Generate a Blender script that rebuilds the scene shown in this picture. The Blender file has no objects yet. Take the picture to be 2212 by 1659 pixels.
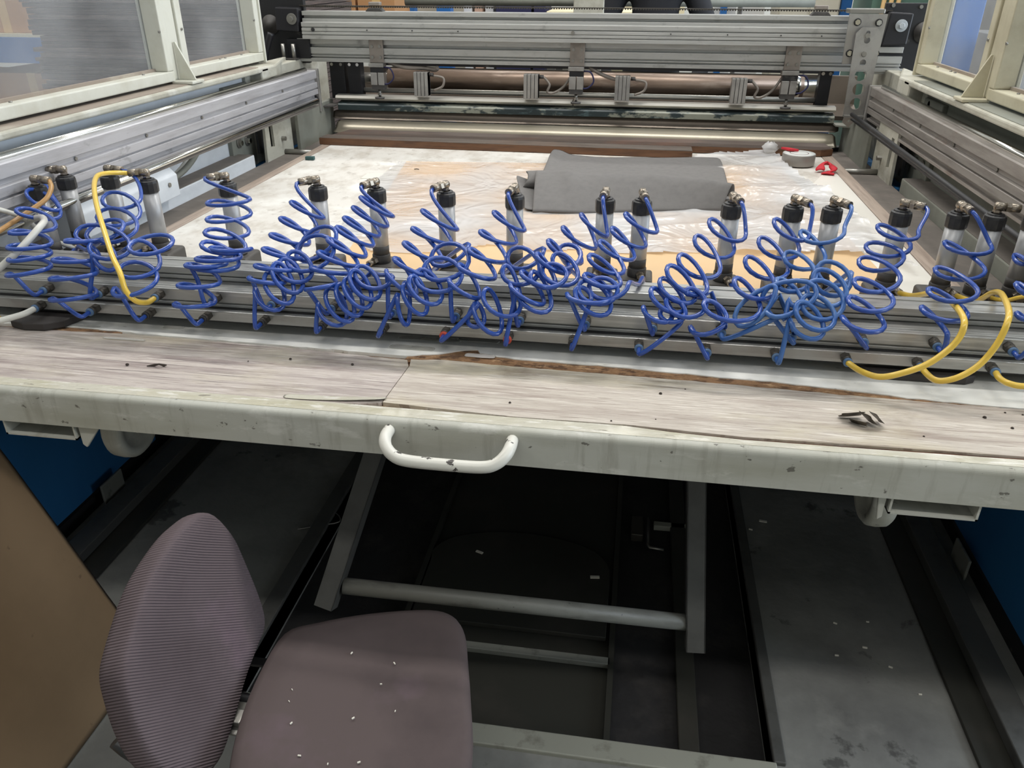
import bpy, bmesh, math, random
from mathutils import Vector, Matrix, noise
random.seed(7)
S = bpy.context.scene
COL = S.collection
# ---------------------------------------------------------------- camera, world, exposure
cam = bpy.data.objects.new('camera', bpy.data.cameras.new('camera'))
COL.objects.link(cam)
cam.data.sensor_fit = 'HORIZONTAL'; cam.data.sensor_width = 36.0
cam.data.lens = 1700.0 / 2212.0 * 36.0
cam.data.clip_start = 0.05; cam.data.clip_end = 100
RV = Vector((0.988228, 0.152973, 0.002115)); UV = Vector((-0.072975, 0.459187, 0.885337)); FV = Vector((-0.134461, 0.875070, -0.464944))
mw = Matrix((RV, UV, -FV)).transposed().to_4x4(); mw.translation = Vector((0, 0, 1.6))
cam.matrix_world = mw
S.camera = cam
S.view_settings.view_transform = 'Standard'; S.view_settings.look = 'None'
S.view_settings.gamma = 1.0; S.view_settings.use_curve_mapping = False
S.view_settings.exposure = -1.78
S.cycles.max_bounces = 7; S.cycles.diffuse_bounces = 3; S.cycles.glossy_bounces = 3; S.cycles.transparent_max_bounces = 8
S.cycles.adaptive_threshold = 0.06; S.cycles.caustics_reflective = False; S.cycles.caustics_refractive = False
W = bpy.data.worlds.new('hall_air'); S.world = W; W.use_nodes = True
W.node_tree.nodes['Background'].inputs[0].default_value = (0.80, 0.86, 0.95, 1)
W.node_tree.nodes['Background'].inputs[1].default_value = 0.3

def area(name, loc, sx, sy, power, col=(1, 0.975, 0.94), rot=(0, 0, 0)):
    l = bpy.data.lights.new(name, 'AREA'); l.shape = 'RECTANGLE'; l.size = sx; l.size_y = sy; l.energy = power; l.color = col
    o = bpy.data.objects.new(name, l); COL.objects.link(o); o.location = loc; o.rotation_euler = rot
    return o
LAMPS = [(-3.4, 3.5, 5.0), (0.0, 3.5, 5.0), (3.4, 3.5, 5.0), (-3.4, -0.6, 5.0), (0.0, -0.6, 5.0), (3.4, -0.6, 5.0),
         (-3.4, 8.4, 5.0), (0.0, 8.4, 5.0), (3.4, 8.4, 5.0)]
LP = [320, 375, 320, 145, 160, 145, 320, 320, 320]
for (x, y, z), p in zip(LAMPS, LP):
    area('lamp_light', (x, y, z - 0.02), 2.6, 0.35, p)
# tall window bands on the right wall of the hall: cool daylight
area('window_light', (5.9, 3.5, 2.3), 2.6, 8.0, 1900, (0.78, 0.88, 1.0), (0, math.radians(90), 0))

# ---------------------------------------------------------------- helpers
def lin(c):
    return tuple(((v / 255.0) / 12.92 if v / 255.0 <= 0.04045 else (((v / 255.0) + 0.055) / 1.055) ** 2.4) for v in c) + (1.0,)
MATS = {}
def M(name, col, rough=0.6, metal=0.0, layers=(), bump=None, spec=0.5, alpha=None, coat=0.0):
    """layers: (colour, scale, (sx,sy,sz), lo, hi, amount, detail)"""
    m = bpy.data.materials.new(name); m.use_nodes = True; nt = m.node_tree; N = nt.nodes; L = nt.links
    b = N['Principled BSDF']; b.inputs['Roughness'].default_value = rough; b.inputs['Metallic'].default_value = metal
    b.inputs['Specular IOR Level'].default_value = spec
    if coat: b.inputs['Coat Weight'].default_value = coat; b.inputs['Coat Roughness'].default_value = 0.12
    tc = N.new('ShaderNodeTexCoord')
    cur = N.new('ShaderNodeRGB'); cur.outputs[0].default_value = lin(col); out = cur.outputs[0]
    for i, ly in enumerate(layers):
        c2, sc, st, lo, hi, amt = ly[:6]; det = ly[6] if len(ly) > 6 else 4.0
        mp = N.new('ShaderNodeMapping'); mp.inputs['Scale'].default_value = st; mp.inputs['Location'].default_value = (3.1 * i, 1.7 * i, 0.9 * i)
        L.new(tc.outputs['Object'], mp.inputs['Vector'])
        nz = N.new('ShaderNodeTexNoise'); nz.inputs['Scale'].default_value = sc; nz.inputs['Detail'].default_value = det; nz.inputs['Roughness'].default_value = 0.62
        L.new(mp.outputs[0], nz.inputs['Vector'])
        mr = N.new('ShaderNodeMapRange'); mr.inputs['From Min'].default_value = lo; mr.inputs['From Max'].default_value = hi; mr.inputs['To Max'].default_value = amt
        L.new(nz.outputs['Fac'], mr.inputs['Value'])
        mx = N.new('ShaderNodeMix'); mx.data_type = 'RGBA'
        L.new(mr.outputs[0], mx.inputs[0]); L.new(out, mx.inputs[6]); mx.inputs[7].default_value = lin(c2); out = mx.outputs[2]
    L.new(out, b.inputs['Base Color'])
    if bump:
        bs, bst, stg = bump[:3]
        mp = N.new('ShaderNodeMapping'); mp.inputs['Scale'].default_value = bst; L.new(tc.outputs['Object'], mp.inputs['Vector'])
        nz = N.new('ShaderNodeTexNoise'); nz.inputs['Scale'].default_value = bs; nz.inputs['Detail'].default_value = 3.0
        L.new(mp.outputs[0], nz.inputs['Vector'])
        bp = N.new('ShaderNodeBump'); bp.inputs['Strength'].default_value = stg; bp.inputs['Distance'].default_value = 0.01
        L.new(nz.outputs['Fac'], bp.inputs['Height']); L.new(bp.outputs[0], b.inputs['Normal'])
    if alpha is not None: b.inputs['Alpha'].default_value = alpha
    MATS[name] = m
    return m

WL = {}
class MB:
    def __init__(s): s.v = []; s.f = []; s.sm = []
    def add(s, vs, fs, smooth=False):
        o = len(s.v); s.v += [tuple(v) for v in vs]
        for f in fs: s.f.append(tuple(i + o for i in f)); s.sm.append(smooth)
        return s
    def box(s, x0, x1, y0, y1, z0, z1):
        return s.add([(x0, y0, z0), (x1, y0, z0), (x1, y1, z0), (x0, y1, z0), (x0, y0, z1), (x1, y0, z1), (x1, y1, z1), (x0, y1, z1)],
                     [(0, 3, 2, 1), (4, 5, 6, 7), (0, 1, 5, 4), (1, 2, 6, 5), (2, 3, 7, 6), (3, 0, 4, 7)])
    def obox(s, c, u, v, w):
        c, u, v, w = map(Vector, (c, u, v, w))
        P = [c + a * u + b * v + d * w for d in (-1, 1) for (a, b) in ((-1, -1), (1, -1), (1, 1), (-1, 1))]
        fs = [(0, 3, 2, 1), (4, 5, 6, 7), (0, 1, 5, 4), (1, 2, 6, 5), (2, 3, 7, 6), (3, 0, 4, 7)]
        if u.cross(v).dot(w) < 0: fs = [f[::-1] for f in fs]
        return s.add(P, fs)
    def bar(s, p0, p1, w, h, up=(0, 0, 1)):
        p0, p1 = Vector(p0), Vector(p1); d = (p1 - p0); n = d.normalized(); u = n.cross(Vector(up))
        if u.length < 1e-4: u = n.cross(Vector((1, 0, 0)))
        u.normalize(); t = u.cross(n)
        return s.obox((p0 + p1) / 2, d / 2, u * w / 2, t * h / 2)
    def cyl(s, p0, p1, r, n=16, r2=None, caps=True, smooth=True):
        p0, p1 = Vector(p0), Vector(p1); r2 = r if r2 is None else r2
        d = (p1 - p0).normalized(); u = d.orthogonal().normalized(); w = d.cross(u)
        P = [p0 + (u * math.cos(a) + w * math.sin(a)) * r for a in [2 * math.pi * i / n for i in range(n)]]
        P += [p1 + (u * math.cos(a) + w * math.sin(a)) * r2 for a in [2 * math.pi * i / n for i in range(n)]]
        s.add(P, [(i, (i + 1) % n, n + (i + 1) % n, n + i) for i in range(n)], smooth and n > 8)
        if caps:
            o = len(s.v) - 2 * n
            s.f.append(tuple(o + i for i in reversed(range(n)))); s.sm.append(False)
            s.f.append(tuple(o + n + i for i in range(n))); s.sm.append(False)
        return s
    def lathe(s, prof, n=20, c=(0, 0, 0), ax=(0, 0, 1), smooth=True):
        ax = Vector(ax).normalized(); c = Vector(c); u = ax.orthogonal().normalized(); w = ax.cross(u)
        if abs(ax.z) > 0.99: u = Vector((1, 0, 0)); w = Vector((0, 1, 0)) * (1 if ax.z > 0 else -1)
        P = []
        for r, z in prof:
            P += [c + ax * z + (u * math.cos(2 * math.pi * i / n) + w * math.sin(2 * math.pi * i / n)) * r for i in range(n)]
        F = []
        for k in range(len(prof) - 1):
            F += [(k * n + i, k * n + (i + 1) % n, (k + 1) * n + (i + 1) % n, (k + 1) * n + i) for i in range(n)]
        s.add(P, F, smooth); o = len(s.v) - len(P)
        if prof[0][0] > 1e-6: s.f.append(tuple(o + i for i in reversed(range(n)))); s.sm.append(False)
        if prof[-1][0] > 1e-6: s.f.append(tuple(o + (len(prof) - 1) * n + i for i in range(n))); s.sm.append(False)
        return s
    def tube(s, pts, r, n=8):
        P = [Vector(p) for p in pts]; m = len(P); rr = r if hasattr(r, '__len__') else [r] * m
        T = [(P[min(i + 1, m - 1)] - P[max(i - 1, 0)]).normalized() for i in range(m)]
        u = T[0].orthogonal().normalized(); V = []
        for i in range(m):
            u = (u - T[i] * u.dot(T[i]));
            if u.length < 1e-5: u = T[i].orthogonal()
            u.normalize(); w = T[i].cross(u)
            V += [P[i] + (u * math.cos(2 * math.pi * k / n) + w * math.sin(2 * math.pi * k / n)) * rr[i] for k in range(n)]
        F = [(i * n + k, i * n + (k + 1) % n, (i + 1) * n + (k + 1) % n, (i + 1) * n + k) for i in range(m - 1) for k in range(n)]
        s.add(V, F, True); o = len(s.v) - len(V)
        s.f.append(tuple(o + k for k in reversed(range(n)))); s.sm.append(False)
        s.f.append(tuple(o + (m - 1) * n + k for k in range(n))); s.sm.append(False)
        return s
    def prism(s, poly, ax, a0, a1):
        n = len(poly); ar = sum(poly[i][0] * poly[(i + 1) % n][1] - poly[(i + 1) % n][0] * poly[i][1] for i in range(n))
        if ar < 0: poly = poly[::-1]
        if ax == 'x': f = lambda p, a: (a, p[0], p[1])
        elif ax == 'y': f = lambda p, a: (p[0], a, p[1]); poly = poly[::-1]
        else: f = lambda p, a: (p[0], p[1], a)
        s.add([f(p, a0) for p in poly] + [f(p, a1) for p in poly],
              [tuple(reversed(range(n))), tuple(range(n, 2 * n))] + [(i, (i + 1) % n, n + (i + 1) % n, n + i) for i in range(n)])
        return s
    def mesh(s, name, mat):
        me = bpy.data.meshes.new(name); me.from_pydata(s.v, [], s.f)
        me.polygons.foreach_set('use_smooth', s.sm); me.update()
        if mat: me.materials.append(MATS[mat] if isinstance(mat, str) else mat)
        return me
    def build(s, name, mat, parent=None, bev=0, local=False, seg=2):
        o = bpy.data.objects.new(name, s.mesh(name, mat)); COL.objects.link(o)
        adopt(o, parent, local)
        if bev:
            md = o.modifiers.new('bevel', 'BEVEL'); md.width = bev; md.segments = seg; md.limit_method = 'ANGLE'; md.angle_limit = math.radians(40)
        return o
def adopt(o, parent, local=False):
    WL[o.name] = Vector((0, 0, 0))
    if parent:
        o.parent = parent
        if local: WL[o.name] = WL[parent.name]
        else: o.matrix_parent_inverse = Matrix.Translation(-WL[parent.name])
def tag(o, label, cat=None, group=None, kind=None):
    if label: o['label'] = label
    if cat: o['category'] = cat
    if group: o['group'] = group
    if kind: o['kind'] = kind
    return o
def thing(name, label, cat, loc, group=None):
    o = bpy.data.objects.new(name, None); COL.objects.link(o); o.location = loc; o.empty_display_size = 0.05
    WL[o.name] = Vector(loc)
    return tag(o, label, cat, group)
def struct(o): o['kind'] = 'structure'; return o
def copy_tree(o, parent=None):
    c = o.copy(); COL.objects.link(c); WL[c.name] = WL.get(o.name, Vector())
    if parent: c.parent = parent
    for ch in o.children: copy_tree(ch, c)
    return c
def plate(name, outlines, th, org, u, v, mat, parent=None, bev=0.0, local=False):
    """flat plate with holes: first outline is the rim, the others are holes"""
    cu = bpy.data.curves.new('plate_curve', 'CURVE'); cu.dimensions = '2D'; cu.fill_mode = 'BOTH'; cu.extrude = th / 2
    for ol in outlines:
        sp = cu.splines.new('POLY'); sp.points.add(len(ol) - 1); sp.use_cyclic_u = True
        for i, p in enumerate(ol): sp.points[i].co = (p[0], p[1], 0, 1)
    t = bpy.data.objects.new('plate_tmp', cu); COL.objects.link(t)
    dg = bpy.context.evaluated_depsgraph_get(); dg.update()
    me = bpy.data.meshes.new_from_object(t.evaluated_get(dg))
    bpy.data.objects.remove(t); bpy.data.curves.remove(cu)
    u = Vector(u).normalized(); v = Vector(v).normalized(); n = u.cross(v)
    mt = Matrix((u, v, n)).transposed().to_4x4(); mt.translation = Vector(org)
    me.transform(mt); me.name = name
    me.materials.clear(); me.materials.append(MATS[mat])
    for p in me.polygons: p.use_smooth = False
    o = bpy.data.objects.new(name, me); COL.objects.link(o); adopt(o, parent, local)
    return o
def circ(cx, cy, r, n=18): return [(cx + r * math.cos(2 * math.pi * i / n), cy + r * math.sin(2 * math.pi * i / n)) for i in range(n)]
def catmull(P, k=8, closed=False):
    P = [Vector(p) for p in P]; n = len(P); out = []
    rng = range(n) if closed else range(n - 1)
    for i in rng:
        if closed: a, b, c, d = P[i - 1], P[i], P[(i + 1) % n], P[(i + 2) % n]
        else: a, b, c, d = P[max(i - 1, 0)], P[i], P[i + 1], P[min(i + 2, n - 1)]
        for j in range(k):
            t = j / k
            out.append(0.5 * ((2 * b) + (c - a) * t + (2 * a - 5 * b + 4 * c - d) * t * t + (3 * b - a - 3 * c + d) * t ** 3))
    if not closed: out.append(P[-1])
    return out
def mxx(x): return -0.62 - x          # the machine is mirror-symmetric about x = -0.31

# ---------------------------------------------------------------- materials
M('concrete', (128, 128, 123), 0.75, layers=[((86, 85, 83), 2.2, (1, 1, 1), .45, .7, .8, 8), ((158, 157, 150), 3.1, (1, 1, 1), .55, .75, .7, 6), ((52, 50, 48), 5, (1, 1, 1), .62, .66, .7, 6)], bump=(40, (1, 1, 1), .15))
M('hall_wall', (196, 196, 190), 0.9); M('hall_ceiling', (170, 172, 172), 0.9)
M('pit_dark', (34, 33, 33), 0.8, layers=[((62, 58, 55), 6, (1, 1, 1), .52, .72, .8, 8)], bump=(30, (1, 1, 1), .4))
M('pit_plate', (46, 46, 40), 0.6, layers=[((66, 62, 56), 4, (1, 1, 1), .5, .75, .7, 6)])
M('steel_edge', (128, 129, 121), 0.55, .1, layers=[((70, 68, 64), 20, (1, 1, 1), .55, .7, .7, 6)])
M('arm_grey', (74, 74, 71), 0.55, .2, layers=[((52, 51, 49), 9, (1, 1, 1), .45, .7, .7, 6)])
M('tube_grey', (112, 113, 107), 0.5, .1, layers=[((78, 77, 72), 9, (1, 3, 3), .5, .7, .7, 6), ((30, 30, 28), 30, (1, 1, 1), .68, .7, .9, 4)])
M('cream_paint', (182, 182, 172), 0.45, layers=[((156, 154, 138), 5, (.5, 1, 2), .45, .7, .7, 6), ((142, 138, 126), 9, (5, 1, .5), .55, .7, .5, 7), ((84, 80, 72), 55, (.5, 1, .8), .655, .675, .8, 5), ((212, 211, 203), 14, (.6, 1, 1.5), .58, .66, .5, 5)], bump=(30, (1, 1, 1), .06))
M('handle_paint', (214, 212, 202), 0.35, layers=[((70, 66, 62), 34, (1, 1, 1), .61, .63, 1, 4)])
M('laminate', (190, 180, 172), 0.5, layers=[((140, 126, 122), 2.6, (1.0, 18, 1), .44, .66, .9, 9), ((196, 188, 160), 2.2, (1, 3, 1), .52, .68, .5, 4), ((222, 215, 207), 9, (1.0, 22, 1), .54, .67, .8, 9), ((92, 80, 80), 4, (.8, 26, 1), .59, .69, .85, 9), ((122, 108, 100), 15, (1.2, 26, 1), .57, .65, .65, 9), ((120, 108, 100), 3.2, (1, 1.2, 1), .58, .72, .5, 6)], bump=(18, (1, 18, 1), .2))
M('laminate_right', (194, 185, 173), 0.48, layers=[((144, 128, 118), 2.6, (1.0, 18, 1), .45, .68, .85, 9), ((200, 190, 156), 2.0, (1, 2.5, 1), .5, .66, .5, 4), ((226, 219, 208), 9, (1.0, 22, 1), .54, .67, .8, 9), ((92, 78, 66), 4, (.8, 20, 1), .61, .71, .85, 9), ((124, 108, 96), 15, (1.2, 26, 1), .57, .65, .65, 9), ((124, 108, 88), 3.4, (1, 1.5, 1), .60, .72, .7, 6)], bump=(18, (1, 18, 1), .2))
M('edge_tape', (196, 192, 176), 0.35, layers=[((176, 170, 140), 4, (1, 4, 1), .45, .65, .6, 5), ((226, 223, 214), 16, (1, 5, 1), .55, .62, .7, 5), ((110, 102, 90), 26, (.6, 3, 1), .64, .68, .7, 5)], bump=(50, (1, 2, 1), .25), coat=.2)
M('red_core', (112, 74, 54), 0.7, layers=[((66, 34, 26), 30, (.3, 1, 1), .5, .6, .8, 5)])
M('chipboard', (142, 108, 76), 0.9, layers=[((84, 60, 42), 60, (.5, 1, 1), .5, .6, .85, 5), ((186, 152, 114), 70, (.5, 1, 1), .57, .66, .8, 5)], bump=(110, (.6, 1, 1), 1.0))
M('gloss_panel', (238, 238, 232), 0.26, layers=[((198, 196, 184), 3, (1, 4, 1), .45, .65, .6, 6), ((140, 138, 130), 20, (1, 5, 1), .64, .68, .6, 6)])
M('bed_white', (218, 214, 206), 0.5, layers=[((190, 182, 170), 9, (1.6, 1, 1), .45, .62, .75, 9), ((238, 237, 231), 4, (1, 1, 1), .5, .65, .7, 5), ((158, 150, 138), 18, (1.4, 1, 1), .58, .7, .6, 7)])
M('bed_strip', (176, 160, 146), 0.55, layers=[((138, 122, 110), 5, (14, .8, 1), .42, .66, .8, 6)])
M('white_board', (226, 222, 212), 0.4)
M('beige_sheet', (220, 187, 142), 0.55, layers=[((212, 176, 128), 3, (1, 1, 1), .4, .7, .6, 4)])
M('plank_dark', (84, 72, 64), 0.65, layers=[((58, 49, 44), 6, (1, 16, 8), .42, .64, .8, 7), ((112, 76, 58), 1.3, (1, 2, 2), .56, .68, .5, 4)], bump=(20, (1, 14, 8), .15))
M('plank_front', (104, 95, 87), 0.65, layers=[((74, 66, 60), 6, (1, 16, 8), .42, .64, .8, 7), ((126, 92, 68), 1.0, (1, 2, 2), .58, .68, .4, 4)], bump=(20, (1, 14, 8), .15))
M('plank_edge', (112, 78, 54), 0.7, layers=[((78, 54, 40), 8, (1, 4, 8), .45, .65, .8, 6)])
M('felt', (118, 116, 114), 0.85, layers=[((106, 104, 103), 40, (1, 1, 1), .4, .7, .6, 4)], spec=.25)
M('tape_side', (150, 146, 141), 0.35, .25); M('tape_face', (214, 216, 212), 0.5); M('tape_core', (120, 92, 96), 0.7)
M('red_cloth', (196, 40, 52), 0.7); M('teal', (52, 84, 84), 0.7)
M('alu', (186, 186, 182), 0.36, .45, layers=[((140, 138, 134), 5, (1.0, 10, 10), .46, .72, .4, 7), ((206, 205, 200), 4, (.8, 12, 12), .54, .70, .35, 6), ((96, 94, 90), 12, (1, 1.2, 1.2), .6, .74, .5, 8)])
M('alu_y', (190, 189, 192), 0.4, .35, layers=[((138, 134, 134), 4, (9, .9, 9), .45, .72, .5, 8), ((208, 207, 207), 4, (12, .8, 12), .54, .70, .4, 6), ((88, 84, 82), 10, (2, 1, 2), .6, .72, .55, 9)])
M('alu_shade_dirt_y', (164, 158, 152), 0.42, .4, layers=[((112, 104, 98), 4, (8, .9, 8), .44, .68, .6, 8), ((190, 185, 178), 4, (12, .8, 12), .54, .70, .5, 6), ((120, 98, 86), 5, (3, 1, 3), .58, .68, .5, 8)])  # darker, browner copy of alu_y: right rail's shade in the colour, plus grime
M('alu_rack', (168, 169, 166), 0.34, .5, layers=[((142, 141, 136), 8, (1, 3, 3), .46, .68, .7, 7), ((210, 210, 206), 4, (.7, 16, 16), .52, .66, .6, 5), ((164, 150, 140), 2, (1, 1, 1), .55, .68, .5, 5)])
M('groove', (52, 52, 52), 0.6, .3)
M('alu_plate', (166, 164, 160), 0.35, .6, layers=[((128, 126, 122), 9, (1, 1, 1), .44, .68, .7, 7)])
M('bracket_warm', (150, 142, 134), 0.45, .4, layers=[((118, 110, 102), 12, (1, 1, 1), .45, .7, .7, 6)])
M('chrome', (214, 212, 204), 0.16, 1.0); M('bright_steel', (206, 202, 192), 0.3, .55); M('steel', (150, 148, 142), 0.35, .8)
M('copper_roll', (150, 130, 114), 0.36, .4, layers=[((112, 94, 82), 4, (1, 6, 6), .42, .66, .8, 6), ((186, 168, 152), 3, (2, 8, 8), .55, .68, .6, 5)])
M('green_bar', (44, 56, 58), 0.45, layers=[((150, 152, 138), 5, (1, 5, 2), .50, .54, .9, 6), ((84, 104, 106), 20, (1, 4, 4), .58, .64, .7, 5)])
M('black_metal', (34, 34, 36), 0.5, .1, layers=[((92, 90, 86), 9, (1, 1, 1), .65, .7, .6, 6)])
M('black_bracket', (30, 30, 34), 0.45, .1)
M('rubber', (52, 48, 46), 0.7)
M('black_plastic', (40, 40, 41), 0.42, layers=[((62, 61, 59), 30, (1, 1, 1), .5, .7, .6, 5)])
M('collar_grey', (66, 64, 62), 0.6, layers=[((92, 88, 84), 25, (1, 1, 1), .5, .7, .6, 5)])
M('clamp_grey', (78, 75, 71), 0.65, layers=[((112, 106, 100), 18, (1, 1, 1), .52, .72, .6, 6)])
M('cyl_alu', (176, 177, 178), 0.42, .45, layers=[((150, 148, 146), 30, (1, 1, .3), .45, .7, .6, 6)])
M('nickel', (156, 146, 132), 0.32, .85, layers=[((104, 94, 84), 90, (1, 1, 1), .5, .7, .7, 4)])
M('fit_dark', (74, 70, 64), 0.45, .5); M('fit_ring', (176, 182, 186), 0.4, .3); M('fit_red', (206, 84, 62), 0.45); M('fit_blue', (86, 116, 150), .5)
M('blue_hose', (36, 73, 156), 0.26, layers=[((60, 94, 170), 14, (1, 1, 1), .5, .72, .7, 4)], coat=.25)
M('blue_hose_pale', (48, 94, 162), 0.34, layers=[((84, 124, 176), 10, (1, 1, 1), .48, .7, .7, 4)], coat=.15)
M('yellow_hose', (226, 190, 74), 0.3, coat=.3); M('amber_hose', (178, 136, 82), 0.32, coat=.2); M('white_hose', (206, 205, 196), 0.35, coat=.2)
M('side_white', (226, 231, 235), 0.5, layers=[((202, 207, 211), 6, (1, 1, 2), .45, .7, .6, 6)])
M('side_cream', (188, 186, 172), 0.5, layers=[((150, 144, 128), 7, (2, 1, 2), .46, .68, .7, 7), ((212, 211, 202), 9, (1, 1, 1), .54, .68, .6, 6)])
M('dust', (112, 106, 100), 0.95, layers=[((134, 126, 118), 9, (1, 1, 1), .45, .7, .7, 7)])
M('dust_warm', (146, 134, 122), 0.95, layers=[((176, 168, 154), 7, (1, .7, 1), .5, .68, .8, 7)])
M('side_grey', (134, 136, 126), 0.6, layers=[((108, 108, 100), 5, (1, 1, 1), .45, .7, .7, 7)])
M('frame_cream', (206, 206, 194), 0.45, layers=[((182, 178, 160), 6, (1, 1, 1), .48, .7, .6, 6)])
M('frame_cream_right', (196, 190, 166), 0.5, layers=[((166, 158, 134), 6, (1, 1, 1), .46, .68, .7, 6)])
M('blue_panel', (44, 112, 168), 0.55, layers=[((30, 90, 146), 3, (1, 1, .4), .45, .7, .6, 4)])
M('blue_paint', (40, 104, 172), 0.5)
M('chair_fabric', (88, 78, 77), 0.95, layers=[((72, 64, 64), 4, (1, 1, 1), .42, .68, .8, 6), ((100, 86, 92), 5, (1, 1, 1), .55, .7, .6, 5)], spec=.15)
M('chair_back_fabric', (104, 93, 96), 0.95, layers=[((88, 78, 80), 4, (1, 1, 1), .42, .68, .8, 6), ((124, 106, 116), 5, (1, 1, 1), .55, .7, .6, 5)], spec=.15)
M('rail_dark', (80, 80, 77), 0.6, .1, layers=[((60, 59, 56), 12, (1, 1, 1), .5, .7, .7, 6)])
M('pit_front', (150, 150, 138), 0.55, layers=[((96, 93, 84), 14, (1, 1, 1), .55, .7, .7, 6)])
M('cardboard', (136, 112, 84), 0.85, layers=[((122, 100, 74), 3, (1, 1, 1), .42, .7, .7, 6), ((92, 72, 52), 16, (1, 1, 1), .66, .7, .6, 5)])
M('carton', (186, 140, 96), 0.85); M('paper_pink', (214, 176, 152), 0.8); M('navy', (38, 38, 74), 0.8); M('cream', (228, 216, 180), 0.7)
M('white_stuff', (232, 232, 230), 0.6); M('cabinet_beige', (196, 190, 172), 0.6); M('machine_green', (92, 122, 108), 0.6); M('pale_wood', (214, 178, 122), 0.7)
M('dark_sheets', (92, 82, 78), 0.85, layers=[((60, 52, 50), 6, (1, 1, 30), .45, .65, .8, 5), ((128, 110, 100), 5, (1, 1, 24), .56, .68, .7, 5)])
M('wrap_grey', (150, 150, 150), 0.4, layers=[((112, 112, 114), 4, (1, 1, 2), .45, .7, .7, 6)])
M('lamp_white', (230, 230, 228), 0.5); M('shaving', (104, 96, 84), 0.4, .7, layers=[((60, 54, 46), 60, (1, 1, 1), .5, .6, .8, 3)])
M('scrap_white', (226, 222, 208), 0.8); M('dirt', (58, 50, 44), 0.9)
M('skin', (196, 150, 124), 0.6); M('jacket', (30, 31, 36), 0.85); M('trousers', (34, 34, 40), 0.85); M('hair', (24, 20, 18), 0.7); M('shoe', (24, 22, 22), 0.6)

def glassy(name, tint, haze, rough=0.25, bump=0, det=7):
    m = bpy.data.materials.new(name); m.use_nodes = True; nt = m.node_tree; N = nt.nodes; L = nt.links
    for n in list(N): N.remove(n)
    out = N.new('ShaderNodeOutputMaterial'); tr = N.new('ShaderNodeBsdfTransparent'); tr.inputs[0].default_value = lin(tint)
    df = N.new('ShaderNodeBsdfPrincipled'); df.inputs['Base Color'].default_value = (.80, .80, .80, 1); df.inputs['Roughness'].default_value = rough
    tc = N.new('ShaderNodeTexCoord')
    if bump:
        n2 = N.new('ShaderNodeTexNoise'); n2.inputs['Scale'].default_value = 4.0; n2.inputs['Detail'].default_value = 2; n2.inputs['Distortion'].default_value = 2.2
        b2 = N.new('ShaderNodeBump'); b2.inputs['Strength'].default_value = bump; b2.inputs['Distance'].default_value = .05
        L.new(tc.outputs['Object'], n2.inputs['Vector']); L.new(n2.outputs['Fac'], b2.inputs['Height']); L.new(b2.outputs[0], df.inputs['Normal'])
    nz = N.new('ShaderNodeTexNoise'); nz.inputs['Scale'].default_value = 3.0; nz.inputs['Detail'].default_value = det
    L.new(tc.outputs['Object'], nz.inputs['Vector'])
    mr = N.new('ShaderNodeMapRange'); mr.inputs['From Min'].default_value = .3; mr.inputs['From Max'].default_value = .75
    mr.inputs['To Min'].default_value = haze * .6; mr.inputs['To Max'].default_value = haze * 1.5
    L.new(nz.outputs['Fac'], mr.inputs['Value'])
    mx = N.new('ShaderNodeMixShader'); L.new(mr.outputs[0], mx.inputs[0]); L.new(tr.outputs[0], mx.inputs[1]); L.new(df.outputs[0], mx.inputs[2])
    L.new(mx.outputs[0], out.inputs[0]); MATS[name] = m
glassy('plexi', (240, 242, 244), .13); glassy('film', (252, 249, 246), .55, .16, .35, 1); glassy('clear_tape', (250, 249, 242), .45, .15)
# ================================================================ the hall
PX0, PX1, PY0, PY1, PZ = -0.90, 0.41, 1.26, 3.9, -0.07
b = MB()
FX0, FX1, FY0, FY1 = -6, 6, -4, 11
for (x0, x1, y0, y1) in ((FX0, FX1, FY0, PY0), (FX0, PX0, PY0, PY1), (PX1, FX1, PY0, PY1), (FX0, FX1, PY1, FY1)):
    b.box(x0, x1, y0, y1, -0.10, 0.0)
floor = struct(b.build('floor', 'concrete'))
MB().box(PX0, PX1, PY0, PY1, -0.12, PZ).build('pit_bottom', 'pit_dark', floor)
struct(MB().box(FX0, FX1, FY1, FY1 + .1, 0, 5.4).build('wall_back', 'hall_wall'))
struct(MB().box(FX0, FX1, FY0 - .1, FY0, 0, 5.4).build('wall_front', 'hall_wall'))
struct(MB().box(FX0 - .1, FX0, FY0, FY1, 0, 5.4).build('wall_left', 'hall_wall'))
struct(MB().box(FX1, FX1 + .1, FY0, FY1, 0, 5.4).build('wall_right', 'hall_wall'))
struct(MB().box(FX0, FX1, FY0, FY1, 5.4, 5.5).build('ceiling', 'hall_ceiling'))
# steel edging of the pit
for k, (x0, x1, y0, y1) in enumerate(((PX0 - .03, PX1 + .006, PY0 - .055, PY0), (PX1, PX1 + .028, PY0, PY1), (PX0 - .05, PX0, PY0, PY1))):
    MB().box(x0, x1, y0, y1, -0.065, 0.012).build('pit_edging', 'pit_front' if k == 0 else 'rail_dark', floor, .003)
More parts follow.
